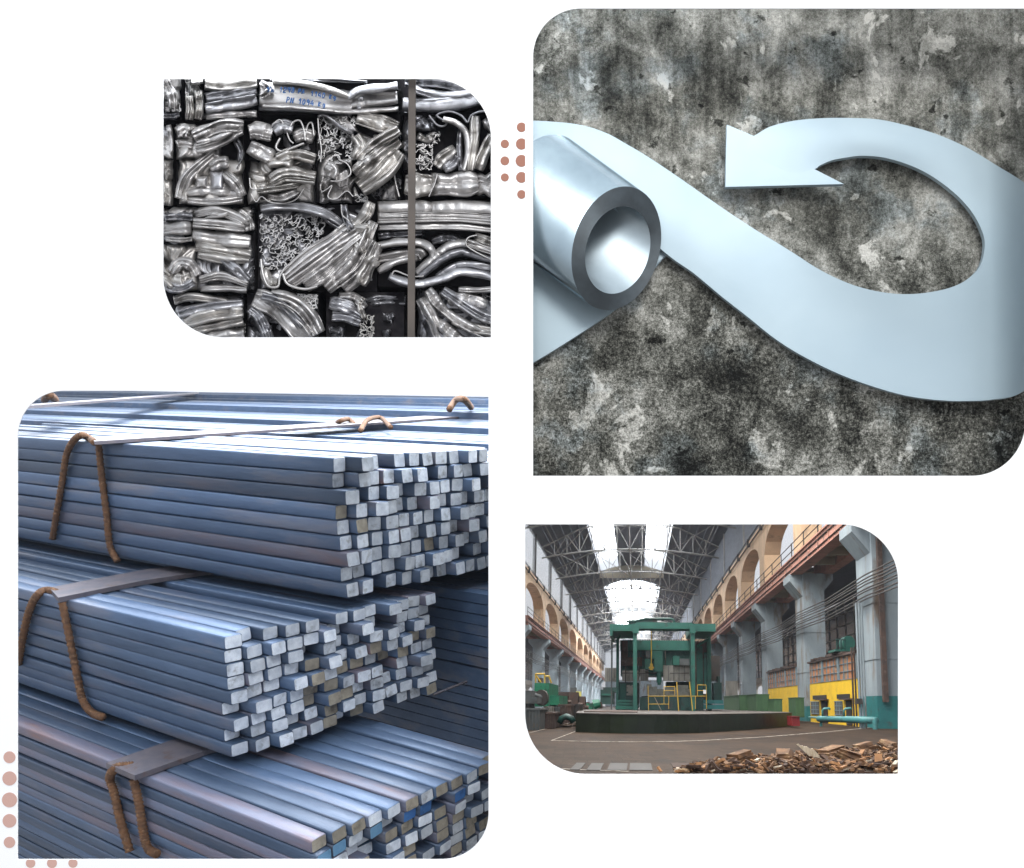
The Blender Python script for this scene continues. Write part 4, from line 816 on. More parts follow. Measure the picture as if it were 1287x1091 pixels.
# roof, skylights, trusses
def roofz(x): return 19.4+(25.0-19.4)*(1-abs((x+.85)-0)/11.2) if True else 0
RX0, RX1, MX = XL-.3, XR+.3, (-6.3, 4.6)
def roof_slab(xa, xb, ya, yb, name='roof_panel', m=ROOF, th=.2):
    return HB().hexa([(xa, ya, roofz(xa)), (xb, ya, roofz(xb)), (xb, yb, roofz(xb)), (xa, yb, roofz(xa))], [(xa, ya, roofz(xa)+th), (xb, ya, roofz(xb)+th), (xb, yb, roofz(xb)+th), (xa, yb, roofz(xa)+th)]).build(name, m, hall)
roof_slab(RX0, MX[0], 84, YEND); roof_slab(MX[1], RX1, 60, YEND)
ZM = roofz(MX[0])
# monitor: solid cap with glazed strips (near), then fully glazed ridges (far)
def arch_pts(n=10, rise=1.2): return [(MX[0]+(MX[1]-MX[0])*i/n, ZM+rise*(1-(2*i/n-1)**2)) for i in range(n+1)]
AP = arch_pts()
def monitor(i0, i1, ya, yb, name, m):
    mb = HB()
    for i in range(i0, i1): mb.hexa([(AP[i][0], ya, AP[i][1]), (AP[i+1][0], ya, AP[i+1][1]), (AP[i+1][0], yb, AP[i+1][1]), (AP[i][0], yb, AP[i][1])], [(AP[i][0], ya, AP[i][1]+.12), (AP[i+1][0], ya, AP[i+1][1]+.12), (AP[i+1][0], yb, AP[i+1][1]+.12), (AP[i][0], yb, AP[i][1]+.12)])
    return mb.build(name, m, hall)
monitor(3, 7, 60, 146, 'monitor_roof', ROOF); monitor(0, 3, 60, 146, 'skylight', GLAZE); monitor(7, 10, 60, 146, 'skylight', GLAZE)
mb = HB()
for i in range(10): mb.hexa([(AP[i][0], 146, ZM-1.0), (AP[i+1][0], 146, ZM-1.0), (AP[i+1][0], 146.4, ZM-1.0), (AP[i][0], 146.4, ZM-1.0)], [(AP[i][0], 146, AP[i][1]), (AP[i+1][0], 146, AP[i+1][1]), (AP[i+1][0], 146.4, AP[i+1][1]), (AP[i][0], 146.4, AP[i][1])])
mb.build('monitor_gable', CREAM, hall); monitor(0, 10, 146.4, 164, 'monitor_roof', ROOF); monitor(0, 10, 164, YEND-2, 'skylight', GLAZE)
gb = HB()
for y in np.arange(164, YEND-2, 6.0):
    for i in range(10): gb.rod((AP[i][0], y, AP[i][1]-.08), (AP[i+1][0], y, AP[i+1][1]-.08), .07)
for i in (2, 4, 5, 6, 8): gb.rod((AP[i][0], 164, AP[i][1]-.08), (AP[i][0], YEND-2, AP[i][1]-.08), .06)
gb.build('skylight_bars', TRUSS, hall)
pu = HB()
for x in np.linspace(XL, MX[0], 7)[1:]: pu.box(x-.09, x+.09, 84, YEND, roofz(x)-.28, roofz(x)-.02)
for x in np.linspace(MX[1], XR, 7)[:-1]: pu.box(x-.09, x+.09, 60, YEND, roofz(x)-.28, roofz(x)-.02)
pu.build('purlins', ROOF, hall)
TY = [87.4+18.4*k for k in range(13)]
for y in TY:
    mb = HB(); n = 14; xs = np.linspace(XL, XR, n+1); zb = 17.9+1.1*(1-((xs-(XL+XR)/2)/((XR-XL)/2))**2); zt = np.array([min(roofz(x)-.3, ZM-.3) for x in xs])
    for i in range(n):
        mb.rod((xs[i], y, zb[i]), (xs[i+1], y, zb[i+1]), .11); mb.rod((xs[i], y, zt[i]), (xs[i+1], y, zt[i+1]), .10)
        if i % 2 == 0: mb.rod((xs[i], y, zt[i]), (xs[i+1], y, zb[i+1]), .055)
        else: mb.rod((xs[i], y, zb[i]), (xs[i+1], y, zt[i+1]), .055)
    for i in range(1, n): mb.rod((xs[i], y, zb[i]), (xs[i], y, zt[i]), .075)
    mb.build('roof_truss', TRUSS, hall)
lo = HB()
for x in (-9.5, -5, -.85, 3.5, 8): lo.rod((x, 87, 18.3), (x, YEND-5, 18.3), .06)
for k, y in enumerate(TY[:-1]):
    for x0_, x1_ in ((-9.5, -5), (-5, -.85), (-.85, 3.5), (3.5, 8)): lo.rod((x0_ if k % 2 else x1_, y, 18.35), (x1_ if k % 2 else x0_, y+18.4, 18.35), .045)
lo.build('wind_bracing', TRUSS, hall)
ew = HB().box(XL, XR, YEND, YEND+.4, ZF, 9).build('end_wall', BLUE, hall); HB().box(XL, XR, YEND, YEND+.2, 9, 25).build('end_window', GLAZE, hall)
# front roof over the camera end, out of frame, closes the hall
roof_slab(MX[1], RX1, 11.4, 59.9); monitor(0, 10, 11.4, 59.9, 'skylight', GLAZE)
# --- power cables along both walls
for side_, X in ((1, XR), (-1, XL)):
    for k in range(8):
        z = 4.55+k*.15+random.uniform(-.03, .03); mb = HB(); pts = []
        for j in range(0, 16):
            y = (22 if side_ > 0 else 76)+j*BAY; pts += [(X-side_*(.30+.03*(k % 3)), y, z), (X-side_*(.30+.03*(k % 3)), y+BAY/2, z-.10-.05*random.random())]
        mb.tube(pts, .034, 5)
        nm = ('lowest', 'second lowest', 'third lowest', 'fourth lowest', 'fifth lowest', 'sixth lowest', 'second highest', 'highest')[k]
        hsolo(mb, 'power_cable', BLACK, f'{nm} black cable strung along the {"right" if side_ > 0 else "left"} row of columns', 'cable', f'cables along the {"right" if side_ > 0 else "left"} columns')
bk = HB()
# conduits and rusty downpipe on the nearest column
t = hthing('conduit_bundle', (XR, Y1, ZF), 'pale vertical conduits clipped to the front of the nearest right column', 'conduits')
for u, r_ in ((1081, .05), (1084.5, .05), (1088, .04)): 
    x = hx(u, Y1-.15); HB().rod((x, Y1-.12, ZF), (x, Y1-.12, hz(757, Y1)), r_, 6).build('conduit', BLUE, t)
x = hx(1113.5, Y1-.2); hsolo(HB().box(x-.10, x+.10, Y1-.3, Y1-.06, hz(879, Y1), 9.5), 'downpipe', IRON, 'rusty brown square downpipe on the nearest right column', 'downpipe')
mb = HB(); pbox(mb, 1076.5, 878, 1084, 885, Y1-.4, .3); hsolo(mb, 'switch_box', BLACK, 'small black switch box on the teal base of the nearest column', 'switch box')
mb = HB(); x = hx(1072, 41)
for dx in (-.12, 0, .14): mb.rod((x+dx, 40.4, ZF), (x+dx, 40.4, hz(812, 40.4)), .045)
hsolo(mb, 'rusty_pipes', IRON, 'rusty vertical pipes beside the end of the yellow cabin', 'pipes')
# --- yellow cabins between the right columns
def cabin(ya, yb, label, doors):
    t = hthing('yellow_cabin', (XR, (ya+yb)/2, ZF), label, 'cabin', 'yellow cabins between the right columns')
    x = XR+.02; zt, zm = 2.45, 1.30
    HB().box(x, x+3, ya, yb, ZF, zm).build('lower_wall', YEL, t)
    n = 3
    for i in range(n):
        y0_, y1_ = ya+(yb-ya)*i/n, ya+(yb-ya)*(i+1)/n
        fr = HB().box(x-.05, x+.1, y0_, y0_+.35, zm, zt)
        for q in range(1, 4): fr.box(x-.02, x+.08, y0_+.35+q*(y1_-y0_-.35)/4-.03, y0_+.35+q*(y1_-y0_-.35)/4+.03, zm, zt)
        for q in range(0, 4): fr.box(x-.025, x+.085, y0_+.35, y1_, zm+q*(zt-zm)/3.02-.012, zm+q*(zt-zm)/3.02+.015)
        f_ = fr.build('window', WINF, t); HB().box(x+.02, x+.05, y0_+.35, y1_, zm, zt).build('pane', RUSTG, f_)
    rf = HB().box(x-.12, x+3.1, ya, yb, zt, zt+.10)
    rg_ = np.random.RandomState(int(ya))
    for q in range(16): y = ya+rg_.rand()*(yb-ya-.8); rf.box(x-.15, x+.4, y, y+.3+.6*rg_.rand(), zt+.10, zt+.14+.10*rg_.rand())
    rf.build('roof', IRON, t)
    for kind, y0_, y1_, z0_, z1_ in doors:
        f_ = HB().box(x-.04, x+.02, y0_, y1_, z0_, z1_).build(kind, GREYD if kind == 'window' else DOORM, t)
        if kind == 'window':
            g = HB(); 
            for q in range(1, 3): g.box(x-.06, x-.03, y0_+(y1_-y0_)*q/3-.04, y0_+(y1_-y0_)*q/3+.04, z0_, z1_)
            for q in range(0, 4): g.box(x-.062, x-.032, y0_, y1_, z0_+(z1_-z0_)*q/3-.02, z0_+(z1_-z0_)*q/3+.02)
            g.build('window_frame', WINF, f_)
        elif kind == 'door': HB().box(x-.25, x+.02, y0_-.3, y1_+.5, z1_+.04, z1_+.10).build('canopy', IRON, f_)
    return t
def yy(u): return 1085.*XR/ (u-800.)                  # depth on the right wall plane
cabin(40.5, 51.9, 'yellow cabin with rusty orange window panes and dark doors, nearest on the right', [('window', yy(1022), yy(1012.5), -.42, .25), ('door', yy(1032), yy(1025), ZF+.02, .28), ('window', yy(1050), yy(1041), -.42, .25), ('door', yy(1061), yy(1054.5), ZF+.02, .28), ('vent', yy(1031), yy(1015), .38, .60), ('vent', yy(1059), yy(1044), .38, .60)])
cabin(55.8, 68.2, 'farther yellow cabin half hidden behind the green cabinets', [])
mb = HB(); pbox(mb, 0+1068.5, 0+866, 1070.5, 905, 40.3, .2)
hsolo(HB().box(XR+.4, XR+.9, 39.9, 40.3, ZF, .75), 'yellow_post', YEL, 'yellow post beyond the nearest right column', 'post')
t = hthing('cable_drum', HF.at(1066, 818, 1, 44), 'green drum winch standing on the roof of the nearest yellow cabin', 'winch')
mb = HB(); c_ = HF.at(1067, 808, 1, 44)
th = np.linspace(0, 2*math.pi, 25); mb.prism([(c_[0]+.30*math.cos(a)*1.0, c_[1], c_[2]+.36*math.sin(a)) for a in th[:-1]], (0, .9, 0)); mb.build('drum', GREEN, t)
mb = HB(); pbox(mb, 1050, 816, 1072, 818.5, 43.6, 1.6); mb.build('deck', GREEN, t)
mb = HB()
for u in (1052, 1057, 1062): mb.rod(HF.at(u, 817, 1, 43.6), HF.at(u, 803, 1, 43.6), .03)
mb.rod(HF.at(1050, 804, 1, 43.6), HF.at(1063, 804, 1, 43.6), .03); mb.build('railing', GREEN_D, t)
# --- big platform
P0, P1_, P2_, P3_ = hfl(723.4, 920), hfl(838, 922), hfl(930, 918), hfl(995.5, 912.5)
t = hthing('machine_platform', (P1_+P3_)/2, 'large dark olive green platform with curved front standing on the hall floor', 'platform')
fr = catmull([P0, hfl(775, 921.8), P1_, hfl(885, 920.8), P2_, hfl(966, 915.5), P3_], 22)
ZP = hz(897.6, P0[1]+1.2)
top_ = [(p[0], p[1], ZF) for p in fr]+[(9.3, 75, ZF), (P0[0]*2.3, 75, ZF)]
HB().prism(top_, (0, 0, ZP-ZF)).build('base', OLIVE, t)
tp = [(p[0]*1.0, p[1]-.05, ZP) for p in fr]+[(9.4, 75.1, ZP), (P0[0]*2.32, 75.1, ZP)]
HB().prism(tp, (0, 0, .035)).build('deck', mat('worn_deck_plate', (.10, .085, .07), (.06, .05, .045), sc=2, rough=.7), t)
mb = HB(); a = HF.at(736, 896, 1, 31); b_ = HF.at(801, 893.5, 1, 31); mb.box(a[0], b_[0], 30, 37, ZP+.037, ZP+.07); hsolo(mb, 'steel_sheet', IRON, 'rusty steel sheet lying on the left part of the platform', 'steel sheet')
# --- vertical lathe
ML = hthing('vertical_lathe', (hx(835, 46), 46, ZP), 'tall green vertical boring lathe with portal frame on the platform', 'machine tool')
def mp_(name, rects, m, y, dy):
    mb = HB()
    for q in rects: pbox(mb, *q, y, dy)
    return mb.build(name, m, ML)
YM = 42.0
for u0, u1, y in ((795.6, 800.6, YM), (774.2, 777.8, YM+4), (869.3, 873, YM), (889.6, 893.2, YM+4)): mp_('post', [(u0, 785, u1, 894, )], GREEN, y, 1.1)
mp_('post', [(767.6, 790, 769.4, 893)], GREYD, YM+3, .3); mp_('post', [(768.5, 800, 770, 842)], GREYD, YM+5, .3)
fb = HB(); pbox(fb, 799, 782.5, 870, 790, YM, 1.4); pbox(fb, 769, 784.5, 800, 793, YM+.3, 5); pbox(fb, 869, 784, 899.5, 793.5, YM+.3, 5); pbox(fb, 766.4, 784.5, 770, 799, YM+.2, 4.6); pbox(fb, 795, 784, 803, 796, YM-.1, .1); pbox(fb, 867, 784, 874, 796, YM-.1, .1); fb.build('top_frame', GREEN, ML)
duct = HB().tube([HF.at(787, 781.5, 1, YM+2), HF.at(800, 780.5, 1, YM+2), HF.at(811, 777.8, 1, YM+2), HF.at(842, 777.8, 1, YM+2), HF.at(846, 779, 1, YM+2), HF.at(847.5, 783, 1, YM+2)], .07, 6); pbox(duct, 790, 779, 826, 783.5, YM+2, 1.5); duct.build('top_duct', GREEN_D, ML)
mp_('crossrail_cap', [(779.5, 805.2, 867.5, 817)], GREEN, YM+4.6, 3)
mp_('crossrail', [(780, 817, 867, 849)], mat('crossrail_green', (.018, .10, .075), (.012, .07, .055), sc=1, rough=.45, c3=(.03, .04, .03), sc3=1.5), YM+5, 3)
cl = HB()
for i in range(40): u = 781+i*2.15; pbox(cl, u, 803.6, u+1.2, 805.2, YM+4.7, .3)
cl.build('cable_chain', IRON, ML)
mp_('rail_slide', [(781, 826, 807, 836.5)], IRON, YM+4.3, .6); mp_('side_plates', [(781, 805.5, 789, 827)], IRON, YM+4.5, .4)
for u0, u1, v0, v1, y in ((760.2, 775, 839.5, 856.5, YM+4), (782, 804, 843, 856, YM+4.2), (804.5, 815, 841, 855.5, YM+4.1), (833.6, 866.8, 836.5, 855.6, YM+3.9)):
    g = mp_('guard_plate', [(u0, v0, u1, v1)], GREYP, y, .5); rb = HB()
    for q in range(1, 5): pbox(rb, u0+(u1-u0)*q/5-.25, v0+.4, u0+(u1-u0)*q/5+.25, v1-.4, y-.06, .055)
    rb.build('plate_seam', GREYD, g)
mp_('tool_head', [(810.5, 828, 818, 841), (818, 818, 832.4, 828), (822, 828, 832.8, 844)], GREEN, YM+3.4, 1.2); mp_('tool_head', [(846, 824.5, 854, 836)], GREEN, YM+3.6, 1.2); mp_('motor', [(812, 817.5, 817, 826.5)], GREYD, YM+3.5, .9); mp_('motor', [(854.5, 828, 866.5, 836)], GREYD, YM+3.5, .9)
rm = HB().tube([HF.at(828.5, 843, 1, YM+3.6), HF.at(828.5, 858, 1, YM+3.6)], .14, 12).tube([HF.at(828.5, 857, 1, YM+3.6), HF.at(828.5, 861, 1, YM+3.6)], .09, 10); rm.build('spindle_ram', GREEN, ML)
mp_('side_housing', [(872.5, 806, 890.5, 880)], GREEN_D, YM+4.4, 3.5); mp_('side_panel', [(876, 812, 883, 876), (885, 820, 889, 870)], GREEN, YM+4.2, .2); mp_('side_gear', [(892.5, 824, 904.5, 855)], BLACK, YM+7, 2.5)
mp_('side_housing', [(777.5, 857.5, 797.5, 888)], GREEN_D, YM+4.8, 2.5)
w_ = mp_('control_panel', [(778.5, 859, 786.5, 886)], GREEN, YM+4.5, .25); mp_('window', [(787.5, 861, 795.5, 874)], GREYP, YM+4.5, .2)
bs = HB()
for v0, v1, du in ((880, 882, 0), (883.5, 885.5, -1), (887, 891.5, -2.5)): pbox(bs, 776+du, v0, 801-du*.3, v1, YM+1.0, 3)
bs.build('pedestal', GREEN, ML)
mp_('pedestal', [(868, 880, 909, 884), (872, 886, 910, 891)], TEAL, YM+3, 3); mp_('side_post', [(897, 858, 907, 884), (903, 850, 905, 884)], GREEN_D, YM+4.6, 1)
tb = HB(); c_ = HF.at(844, 880, 1, YM+3.5); n = 40
zt_, zb_ = hz(874.5, YM+2.2), ZP+.036
ringp = lambda r_, z: [(c_[0]+r_*math.cos(a), c_[1]+r_*math.sin(a)*1.2, z) for a in np.linspace(0, 2*math.pi, n+1)[:-1]]
tb.prism(ringp(1.55, zb_), (0, 0, zt_-zb_)); tb.build('turntable', mat('table_steel_green', (.015, .05, .045), (.03, .035, .035), sc=2, rough=.5), ML)
tb = HB()
for u, v0, v1, w_ in ((821, 863, 874, 5), (830, 866, 874, 4), (845, 864, 874, 9), (858, 861, 874, 7), (816, 860, 873, 3), (866, 866, 874, 4), (836, 868, 874, 4)): pbox(tb, u-w_, v0, u+w_, v1, YM+2.2+.05*(u % 7), .8)
tb.build('chuck_jaws', mat('greasy_jaw_steel', (.15, .15, .12), (.10, .10, .09), sc=3, rough=.5, c3=(.05, .04, .03), sc3=4), ML)
rl = HB(); Yr = YM-.8
def rr(u0, v0, u1, v1, w=.8): rl.rod(HF.at(u0, v0, 1, Yr), HF.at(u1, v1, 1, Yr), w*Yr/F/2*1.05)
for q in ((814.5, 862, 815.2, 893.5), (814.5, 875, 888, 875), (834.5, 863, 834.5, 885), (848, 862, 848, 874), (834, 863, 848, 863), (834, 868, 848, 868), (840.5, 875, 840.5, 891), (876.5, 861, 876.5, 874), (887.5, 861, 888, 891), (876.5, 861, 887.5, 861), (876.5, 868, 887.5, 868), (874, 875, 874, 891), (815, 885, 841, 885)): rr(*q)
rr(850.5, 857, 853, 894, 1.5); rr(866.5, 857, 870.5, 893, 1.5); rl.build('yellow_railing', YRAIL, ML)
rl = HB(); rr(822.5, 876, 831.5, 894, 1.0); rl.build('wooden_prop', mat('grey_wood', (.25, .22, .17), (.18, .15, .11), sc=4, rough=.8), ML)
mp_('label_plate', [(884, 867, 887.5, 872)], mat('white_plate', (.6, .6, .6), rough=.5), Yr-.1, .05)
cb_ = HB().rod(HF.at(818.6, 790, 1, YM+2.8), HF.at(818.6, 836, 1, YM+2.8), .03); pbox(cb_, 817, 834, 820.5, 842, YM+2.7, .3); pbox(cb_, 815.5, 838, 822, 840, YM+2.7, .2); cb_.build('hoist_chain', YRAIL, ML)
for x0_ in (777, 889): pass
br = HB()
for q in ((774, 806, 784, 793), (890, 803, 876, 812)): br.rod(HF.at(q[0], q[1], 1, YM+3), HF.at(q[2], q[3], 1, YM+3), .07)
br.build('brace', GREEN, ML)
rq = np.random.RandomState(3)
for reg, y in (((781, 818, 810, 826), YM+4.9), ((834, 818, 866, 824), YM+4.9), ((873, 806, 890, 878), YM+4.15), ((778, 858, 797, 887), YM+4.4), ((804, 877, 884, 892), YM+1.6)):
    mb = HB()
    for q in range(26):
        u, v = reg[0]+rq.rand()*(reg[2]-reg[0]), reg[1]+rq.rand()*(reg[3]-reg[1]); w_, h_ = .4+1.6*rq.rand()**2, .4+1.8*rq.rand()**2; pbox(mb, u, v, u+w_, v+h_, y, .1+.2*rq.rand())
    pbox(mb, *reg, y+.11, .05); mb.build('fittings', [GREEN, GREYD, IRON, BLACK, GREEN_D][rq.randint(5)], ML)
mp_('lower_housing', [(838, 857, 868, 876)], GREEN_D, YM+6.5, 2); mp_('lower_housing', [(797, 858, 803, 890)], GREEN_D, YM+5, 2)
pi_ = HB()
for u0, v0, u1, v1 in ((800, 806, 800, 880), (803, 820, 803, 884), (836, 818, 836, 836), (868.5, 806, 868.5, 886), (781, 846, 833, 846), (786, 835, 786, 858), (842, 846, 866, 846)): pi_.tube([HF.at(u0, v0, 1, YM+3.7), HF.at((u0+u1)/2+.4, (v0+v1)/2, 1, YM+3.6), HF.at(u1, v1, 1, YM+3.7)], .028, 5)
pi_.build('hoses', BLACK, ML)
# --- cabinets and boxes right of the machine
def cab(u0, v0, u1, v1, y, dy, label, m=CABG, vents=True):
    t = hthing('cabinet', (hx((u0+u1)/2, y), y+dy/2, hz(v1, y)), label, 'cabinet', 'green cabinets right of the lathe' if m is CABG else None)
    a, b_ = HF.at(u0, v1, 1, y), HF.at(u1, v0, 1, y); HB().box(a[0], b_[0], y, y+dy, a[2], b_[2]).build('body', m, t)
    HB().box(a[0]-.03, b_[0]+.03, y-.03, y+dy+.03, b_[2], b_[2]+.04).build('lid', m, t)
    dr = HB(); n = 2
    for i in range(n): dr.box(a[0]+(b_[0]-a[0])*i/n+.05, a[0]+(b_[0]-a[0])*(i+1)/n-.04, y-.025, y-.002, a[2]+.06, b_[2]-.06)
    dr.build('door_panels', m, t); return t
YC_ = 47
cab(929.5, 874.5, 946, 899, YC_+4, 9, 'long green cabinet nearest the lathe'); cab(951, 873.4, 966.5, 899, YC_, 8, 'tall green cabinet in the middle of the three right of the lathe'); cab(973, 879.3, 983, 900, YC_-2, 5, 'small low green cabinet rightmost of the three')
cab(1000.5, 877.5, 1010.5, 901.5, 47.5, 2.2, 'narrow green switch cabinet standing against the second right column')
mb = HB(); pbox(mb, 995.8, 901.2, 1005, 912.3, 36.4, 1.2)
rb = hthing('red_box', HF.at(1000, 912, 1, 36.4), 'small red box at the right end of the platform', 'box'); mb.build('body', mat('red_paint', (.22, .008, .008), (.15, .006, .006), sc=3, rough=.5), rb)
mb = HB(); pbox(mb, 995.5, 900.4, 1005.3, 901.2, 36.35, 1.3); mb.build('lid', mat('dark_red_paint', (.15, .006, .006), rough=.5), rb)
# turquoise pipe on the floor
TQ = mat('turquoise_pipe', (.07, .24, .235), (.055, .19, .19), sc=2, rough=.45, c3=(.04, .09, .09), sc3=3)
t = hthing('turquoise_pipe', hfl(1065, 911), 'thick turquoise pipe lying low above the floor in front of the yellow cabin', 'pipe')
A_, B_ = HF.at(1029, 903.5, 1, 40.5), HF.at(1101, 905.2, 1, 36.2)
HB().tube([A_, A_+(B_-A_)*.5, A_+(B_-A_)*.52, B_], [.135, .135, .15, .14], 14).build('barrel', TQ, t, True)
HB().rod(B_+(-.05, 0, 0), (B_[0]-.05, B_[1], ZF), .10, 10).build('leg', TQ, t); HB().rod(A_+(.1, 0, 0), (A_[0]+.1, A_[1], ZF), .07, 10).build('leg', TQ, t)
for u in (1034, 1061):
    b0 = HF.at(u, 902, 1, 40.2); HB().tube([b0, b0+(0, 0, .32), b0+(.06, 0, .40), b0+(.30, 0, .42), b0+(.34, 0, .36)], .05, 8).build('bend', TQ, t, True)
mb = HB(); a = HF.at(1017, 901.5, 1, 45); b_ = HF.at(1029, 902, 1, 42); mb.tube([a, b_], .05, 8); hsolo(mb, 'thin_pipe', TQ, 'thin turquoise pipe leading off behind the thick floor pipe', 'pipe')
mb = HB(); pbox(mb, 901, 846, 912, 849, 60, 2); 
# concrete board fence piece between far columns
mb = HB(); pbox(mb, 912.5, 856, 927, 879, 82, .4)
hsolo(mb, 'notice_board', GREYP, 'grey brown plank board standing between the far right columns', 'board')
# --- machines along the left wall
def grp(name, p, label, cat, group=None): return hthing(name, p, label, cat, group)
t = grp('green_machine', hfl(682, 905), 'bright green machine box with a yellow frame on top, left aisle', 'machine')
GB = mat('bright_machine_green', (.02, .19, .10), (.015, .13, .075), sc=1.5, rough=.45, c3=(.02, .04, .03), sc3=2)
mb = HB(); pbox(mb, 671.3, 858.5, 690, 888, 33, 4); pbox(mb, 686, 874, 703, 886, 33.5, 4); mb.build('body', GB, t)
mb = HB()
for q in ((673, 847, 673.4, 858.5), (684.4, 847, 684.8, 858.5), (673, 847, 685, 847), (673, 848, 680, 858), (690, 850, 693, 858.5), (684, 850, 691, 850)): mb.rod(HF.at(q[0], q[1], 1, 33.5), HF.at(q[2], q[3], 1, 33.5), .035)
mb.build('frame', YRAIL, t)
mb = HB(); pbox(mb, 676, 852, 681, 857.5, 33.6, .6); mb.build('motor', IRON, t)
def wheel(u, v, rpx, y, w, label, m=IRON, nsp=6, group='rusty gear wheels in the left aisle'):
    t = grp('gear_wheel', HF.at(u, v, 1, y)-np.array([0, 0, rpx*y/F]), label, 'gear wheel', group)
    c_ = HF.at(u, v, 1, y); R_ = rpx*y/F; n = 36; th = np.linspace(0, 2*math.pi, n+1)
    G = np.array([[(c_[0]+dx, c_[1]+r_*math.cos(a)*1.0, c_[2]+r_*math.sin(a)) for dx, r_ in ((-w/2, .80*R_), (-w/2, R_), (w/2, R_), (w/2, .80*R_), (-w/2, .80*R_))] for a in th]); HB().grid(G).build('rim', m, t)
    mb = HB()
    for k in range(nsp): a = math.pi*k/nsp; mb.rod(c_-np.array([0, math.cos(a), math.sin(a)])*R_*.85, c_+np.array([0, math.cos(a), math.sin(a)])*R_*.85, R_*.07)
    mb.rod(c_-(w*.7, 0, 0), c_+(w*.7, 0, 0), R_*.2, 10); mb.build('spokes', m, t)
    gr = HB()
    for a in np.linspace(0, 2*math.pi, 41)[:-1]: gr.box(c_[0]-w/2, c_[0]+w/2, c_[1]+math.cos(a)*R_*1.03-.05, c_[1]+math.cos(a)*R_*1.03+.05, c_[2]+math.sin(a)*R_*1.03-.05, c_[2]+math.sin(a)*R_*1.03+.05)
    gr.build('teeth', m, t)
wheel(715, 886, 14, 40, .9, 'large rusty gear wheel behind the green machine'); wheel(726, 889, 12, 44, .8, 'brown gear wheel farthest from the green machine'); wheel(704, 882, 10, 38, .7, 'smaller rusty gear wheel beside the green machine')
t = grp('lathe_headstock', hfl(668, 905), 'grey iron headstock with a dark disc at the left edge of the hall', 'headstock')
mb = HB(); pbox(mb, 655, 868, 668, 876, 30, 1.6); pbox(mb, 656, 876, 675, 884, 30, 1.6); pbox(mb, 655, 884, 668, 890, 30.2, 1); mb.build('casting', GREYD, t)
c_ = HF.at(680, 877, 1, 31.5); mb = HB(); mb.prism([(c_[0]+.24*math.cos(a), c_[1], c_[2]+.29*math.sin(a)) for a in np.linspace(0, 2*math.pi, 31)[:-1]], (0, .5, 0)); mb.build('disc', BLACK, t)
mb = HB(); mb.rod(HF.at(668, 873, 1, 31), HF.at(680, 877, 1, 31.6), .1, 10); mb.build('shaft', GREYD, t)
def crate(u0, v0, u1, v1, y, dy, m, label, slats=5, name='metal_bin', cat='bin'):
    t = grp(name, HF.at((u0+u1)/2, v1, 1, y+dy/2), label, cat)
    a, b_ = HF.at(u0, v1, 1, y), HF.at(u1, v0, 1, y); HB().box(a[0], b_[0], y, y+dy, a[2], b_[2]).build('body', m, t)
    rb = HB()
    for i in range(slats+1): x = a[0]+(b_[0]-a[0])*i/slats; rb.box(x-.02, x+.02, y-.03, y-.001, a[2], b_[2])
    rb.box(a[0]-.03, b_[0]+.03, y-.04, y+dy+.02, b_[2]-.05, b_[2]+.02); rb.build('ribs', m, t); return t
crate(657, 891, 677.5, 919, 29.0, 3, GREYD, 'tall grey ribbed metal bin at the left edge of the hall'); crate(679, 896, 697, 915.2, 31, 2.5, IRON, 'rusty brown crate holding upright grey bars', 6, 'metal_crate', 'crate')
for k in range(6):
    u = 683+k*2.3; mb = HB(); pbox(mb, u, 887.5, u+1.3, 899, 31.6, .25); hsolo(mb, 'upright_bar', GREYP, 'grey bar standing upright in the rusty crate', 'bar', 'grey bars standing in the rusty crate')
crate(698, 889, 703, 908, 33, 3, GREYD, 'narrow grey bin beside the rusty crate', 2); crate(702, 886, 717, 908.5, 33.2, 2, IRON, 'dark slatted iron basket below the large gear wheel', 7, 'metal_basket', 'basket'); crate(717, 885.5, 728, 907, 35, 2.5, BLACK, 'black iron tub near the platform corner', 3, 'iron_tub', 'tub')
mb = HB(); c_ = HF.at(711, 906, 1, 31.8)
mb.tube([HF.at(703, 909, 1, 32), HF.at(706, 903, 1, 32), HF.at(712, 900.5, 1, 32), HF.at(718, 903, 1, 32), HF.at(721, 908, 1, 32)], .12, 8); hsolo(mb, 'green_hose', GREEN_D, 'dark green arched casting lying before the iron basket', 'casting', None, True)
t = grp('small_pump', hfl(742, 893), 'small bright green pump casing left of the platform', 'pump')
mb = HB(); pbox(mb, 737, 884, 746, 893, 46, 2); mb.build('body', GB, t); mb = HB(); c_ = HF.at(746, 886, 1, 46); mb.tube([c_, c_+(.35, 0, .1)], [.28, .2], 10); mb.build('flange', GB, t)
t = grp('teal_lathe', hfl(764, 893), 'dark teal machine block behind the left end of the platform', 'machine')
mb = HB(); pbox(mb, 754.5, 867, 770, 885, 60, 6); pbox(mb, 758, 864, 776, 870, 62, 4); mb.build('body', GREEN_D, t); mb = HB(); pbox(mb, 756, 872, 768, 874, 59.9, .08); mb.build('panel_line', GREEN, t)
mb = HB(); pbox(mb, 724, 869, 730.5, 878.5, 55, .3); hsolo(mb, 'yellow_guard', mat('pale_yellow_paint', (.65, .60, .16), rough=.6), 'pale yellow guard panel among the machines at left', 'panel')
mb = HB(); pbox(mb, 716.5, 864, 723.5, 878, 60, 1.2); hsolo(mb, 'dark_cupboard', GREYD, 'dark upright cupboard beside the pale yellow guard', 'cupboard')
